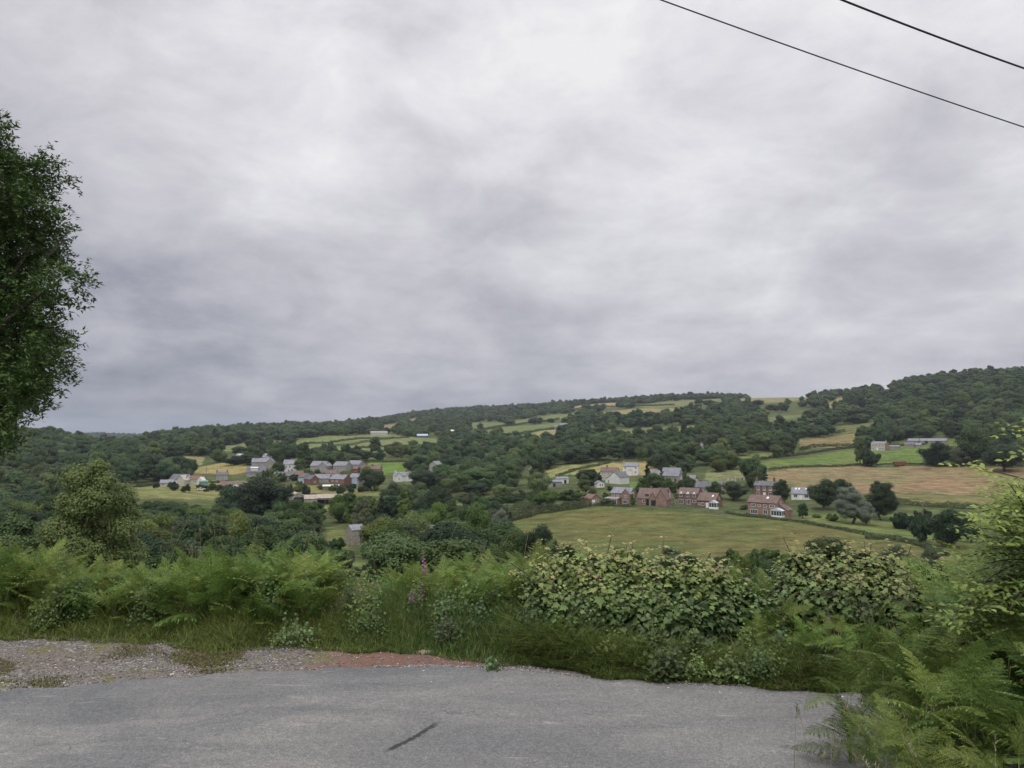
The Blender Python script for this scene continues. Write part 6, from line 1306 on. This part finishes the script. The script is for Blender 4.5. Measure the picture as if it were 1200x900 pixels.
P, d, ci, v = clumped(56000, .1, 3.6, .42, rg); v = v ** 1.5 * (1 + .35 * np.sin(P[:, 0] * 5.3) * np.sin(P[:, 0] * 2.1 + 1)); hh = (.05 + .15 * np.clip(d / .35, 0, 1)) * v * (1 - .35 * np.clip(P[:, 0] - 1.5, 0, 1)) * rg.uniform(.6, 1.2, len(P))
blades('lush_grass', P, hh, rg.uniform(.4, 1.7, len(P)), rg.uniform(.0018, .0036, len(P)), gcol(len(P), rg, (.070, .140, .028), (.165, .270, .060), .08) * (.6 + .6 * rg.random(4000)[ci % 4000])[:, None], 'lush dark grass flopping over the road edge under the sycamore', rg)
n = 16000; x = rg.uniform(1.45, 5.2, n); y = rg.uniform(2.0, 5.6, n); k = (x > 1.95 + .12 * np.sin(y * 2.4) + .25 * np.abs(y - 3.4)) & (y < verge_y(x) + .6); x, y = x[k], y[k]; n = len(x)
blades('corner_grass', np.stack([x, y, H(x, y)], 1), rg.uniform(.04, .16, n), rg.uniform(.3, 1.4, n), rg.uniform(.0016, .0034, n), gcol(n, rg, (.06, .10, .028), (.14, .19, .055), .08), 'dense grass growing under the bracken of the lower right corner', rg)
n = 22000; x = rg.uniform(-8, 5, n); y = verge_y(x) + rg.uniform(1.3, 4.6, n); P = np.stack([x, y, H(x, y)], 1)
blades('bank_grass', P, rg.uniform(.08, .26, n), rg.uniform(.2, 1.2, n), rg.uniform(.002, .004, n), gcol(n, rg, (.05, .08, .025), (.10, .13, .045), .15), 'rough grass covering the bank behind the verge', rg)
n = 3200; x = rg.normal(size=n) * .16 - 1.42; y = 7.2 + rg.normal(size=n) * .35; P = np.stack([x, y, H(x, y)], 1)
blades('dry_grass', P, rg.uniform(.12, .28, n), rg.uniform(.1, .7, n), rg.uniform(.0012, .0024, n), np.array([.34, .27, .18]) * rg.uniform(.6, 1.2, (n, 1)), 'pale dry seeding grass in the gap of the bank', rg)
n = 60000; x = rg.uniform(-8, -1.2, n); tt = rg.random(n); ry = road_y(x); y = ry + (verge_y(x) - ry) * tt
k = (np.sin(x * 2.3 + 1) * np.sin(y * 5.1 + x) + .35 * np.sin(x * 7.7) + (.45 * (tt < .22)) + rg.normal(size=n) * .15 > .60); x, y = x[k], y[k]; n = len(x)
blades('moss_tufts', np.stack([x, y, H(x, y) + .004], 1), rg.uniform(.008, .03, n), rg.uniform(.3, 1.6, n), rg.uniform(.002, .004, n), gcol(n, rg, (.11, .12, .035), (.20, .195, .065), .2), 'short mossy tufts growing through the loose stone', rg, 2)
def tall_stems(n, box, hr, label, rg, name='seeding_grass'):
    mb = MB(); x0, x1, y0, y1 = box; s_ = MB()
    for i in range(n):
        x, y = rg.uniform(x0, x1), rg.uniform(y0, y1); z = float(H(x, y)); h_ = rg.uniform(*hr); l = rg.normal(size=2) * .18 * h_; p = [np.array([x + l[0] * t_ ** 2, y + l[1] * t_ ** 2, z + h_ * t_]) for t_ in (0, .4, .75, 1)]
        mb.tube(p, [.0018, .0015, .0011, .0008], 3)
        for k in range(9): t_ = .84 + .16 * k / 9; q = p[2] + (p[3] - p[2]) * (t_ - .75) / .25; e_ = q + rand_dirs(1, rg)[0] * .012 + np.array([0, 0, .012]); s_.tube([q, e_], [.0028, .0008], 3)
    i = len(mb.V); V = mb.V + s_.V; Q = np.vstack([mb.Q, np.array(s_.Q) + i]); T = np.vstack([mb.T, np.array(s_.T) + i]); c = np.tile(np.array([.30, .25, .17, 1]), (len(V), 1))
    tag(obj(name, mesh_np(name, V, [Q, T], M['grass'], attrs={'tint': ('FLOAT_COLOR', c)})), label, 'grass', kind='stuff')
tall_stems(34, (1.3, 2.0, 2.9, 3.7), (.25, .5), 'thin seeding grass stalks over the road edge at lower right', rg)
tall_stems(26, (2.4, 3.0, 5.0, 5.8), (.35, .75), 'pale seed heads before the right-hand sycamore', rg)
tall_stems(60, (-6.5, .2, 6.7, 8.0), (.6, 1.0), 'thin seed stalks rising among the left bracken', rg)
# loose stones on the lay-by
def pebbles(n, rg, samp, sr, label, name='loose_stones'):
    ico = np.array([(0, 0, 1), (.89, 0, .45), (.28, .85, .45), (-.72, .53, .45), (-.72, -.53, .45), (.28, -.85, .45), (.6, .5, -.3), (-.4, .7, -.3), (-.75, 0, -.3), (-.3, -.75, -.3), (.6, -.5, -.3)])
    T = np.array([(0, 1, 2), (0, 2, 3), (0, 3, 4), (0, 4, 5), (0, 5, 1), (1, 6, 2), (2, 7, 3), (3, 8, 4), (4, 9, 5), (5, 10, 1), (2, 6, 7), (3, 7, 8), (4, 8, 9), (5, 9, 10), (1, 10, 6)])
    x, y = samp(n); s_ = sr[0] + (sr[1] - sr[0]) * rg.random(n) ** 3; z = H(x, y) + .006; a = rg.uniform(0, 6.28, n); J = ico[None] * (1 + .25 * rg.normal(size=(n, 11, 3))) * (s_[:, None, None] * np.stack([rg.uniform(.7, 1.4, n), rg.uniform(.6, 1.1, n), rg.uniform(.4, .8, n)], 1)[:, None])
    c, sn = np.cos(a)[:, None], np.sin(a)[:, None]; V = np.stack([J[..., 0] * c - J[..., 1] * sn + x[:, None], J[..., 0] * sn + J[..., 1] * c + y[:, None], J[..., 2] + z[:, None]], 2).reshape(-1, 3)
    F = (T[None] + (np.arange(n) * 11)[:, None, None]).reshape(-1, 3); g_ = rg.uniform(.08, .32, n); g_[rg.random(n) < .05] = .50; col = np.stack([g_ * 1.02, g_ * .96, g_ * .91, np.ones(n)], 1)
    m, t = new_mat(name); at_ = t.n('ShaderNodeAttribute', attribute_name='tint').outputs['Color']; t.n('ShaderNodeOutputMaterial', {0: t.n('ShaderNodeBsdfPrincipled', {'Base Color': at_, 'Roughness': .85, 'Specular IOR Level': .2}).outputs[0]})
    tag(obj(name, mesh_np(name, V, F, m, attrs={'tint': ('FLOAT_COLOR', np.repeat(col, 11, 0))})), label, 'gravel', kind='stuff')
def s1_(n):
    x = rg.uniform(-7, .3, n); k = (x < -1.5) | (x > -.2) | (rg.random(n) < .35); x = np.where(k, x, rg.uniform(-7, -1.5, n)); ry = road_y(x); return x, ry - .02 + (verge_y(x) + .05 - ry) * rg.random(n)
pebbles(22000, rg, s1_, (.002, .0095), 'loose angular stones scattered on the lay-by')
def s2_(n): x = rg.uniform(-1, 3.2, n); return x, road_y(x) + .05 - .40 * rg.random(n) ** 2.5
pebbles(12000, rg, s2_, (.002, .010), 'fine grit along the road edge', 'road_grit')
def rock(px, py, wd, hh, dp, label, seed):
    rg = np.random.default_rng(seed); x, y = flat(px, py); me = bpy.data.meshes.new('rock'); import bmesh; bm = bmesh.new(); bmesh.ops.create_icosphere(bm, subdivisions=3, radius=1)
    for v_ in bm.verts: q = np.array(v_.co); k = 1 + .16 * sin(q[0] * 3 + seed) + .12 * sin(q[1] * 5 + 2) + .10 * sin(q[2] * 6 + q[0] * 4); v_.co = (np.sign(q[0]) * abs(q[0]) ** .8 * wd * k, q[1] * dp * k, np.sign(q[2]) * abs(q[2]) ** .6 * hh * k)
    bm.to_mesh(me); bm.free(); me.materials.append(M['pale_stone']); me.polygons.foreach_set('use_smooth', [True] * len(me.polygons)); tag(obj('rock', me, loc=(x, y, hh * .5), rz=.1), label, 'rock')
rock(462, 757, .085, .028, .05, 'pale rock on the red earth, left of the flatter one', 1); rock(499, 766, .07, .015, .04, 'flat pale rock lying right of the bigger pale rock', 2)

# ------------------------------------------------------------------ overhead cables
def cable(p0, p1, rad, label, sag):
    """a cable through two sight points, carried on well beyond both"""
    A, B = [np.array(pdir(*p[:2])) / math.hypot(*pdir(*p[:2])[:2]) * p[2] + (0, 0, CAM_Z) for p in (p0, p1)]; d = B - A; mb = MB(); ts = np.linspace(-1.6, 4.0, 60)
    mb.tube([A + d * t_ + np.array([0, 0, sag * ((t_ - 1.2) ** 2 - 1.2 * 1.2 + 0 * t_)]) - np.array([0, 0, sag * t_ * (((1 - 1.2) ** 2 - 1.44))]) for t_ in ts], rad, 6)
    tag(mb.build('overhead_cable', M['wire'], smooth=True), label, 'cable')
cable((775, 0, 11.0), (1200, 149, 16.0), .0105, 'thinner overhead cable, the longer and lower of the two crossing the sky', .10)
cable((987, 0, 9.5), (1200, 80, 12.5), .0130, 'thicker overhead cable high in the right corner of the sky', .06)

# ------------------------------------------------------------------ haze
def haze():
    m = bpy.data.materials.new('haze'); m.use_nodes = True; t = NT(m.node_tree)
    t.n('ShaderNodeOutputMaterial', {1: t.n('ShaderNodeVolumePrincipled', {'Color': (.80, .87, 1.0, 1), 'Density': HAZE, 'Anisotropy': .2}).outputs[0]})
    b = MB().box(-9500, 9500, -9500, 9500, -420, 260); o = b.build('haze', m); tag(o, 'thin bluish summer haze filling the valley', 'haze', kind='stuff')
if HAZE > 0: haze()
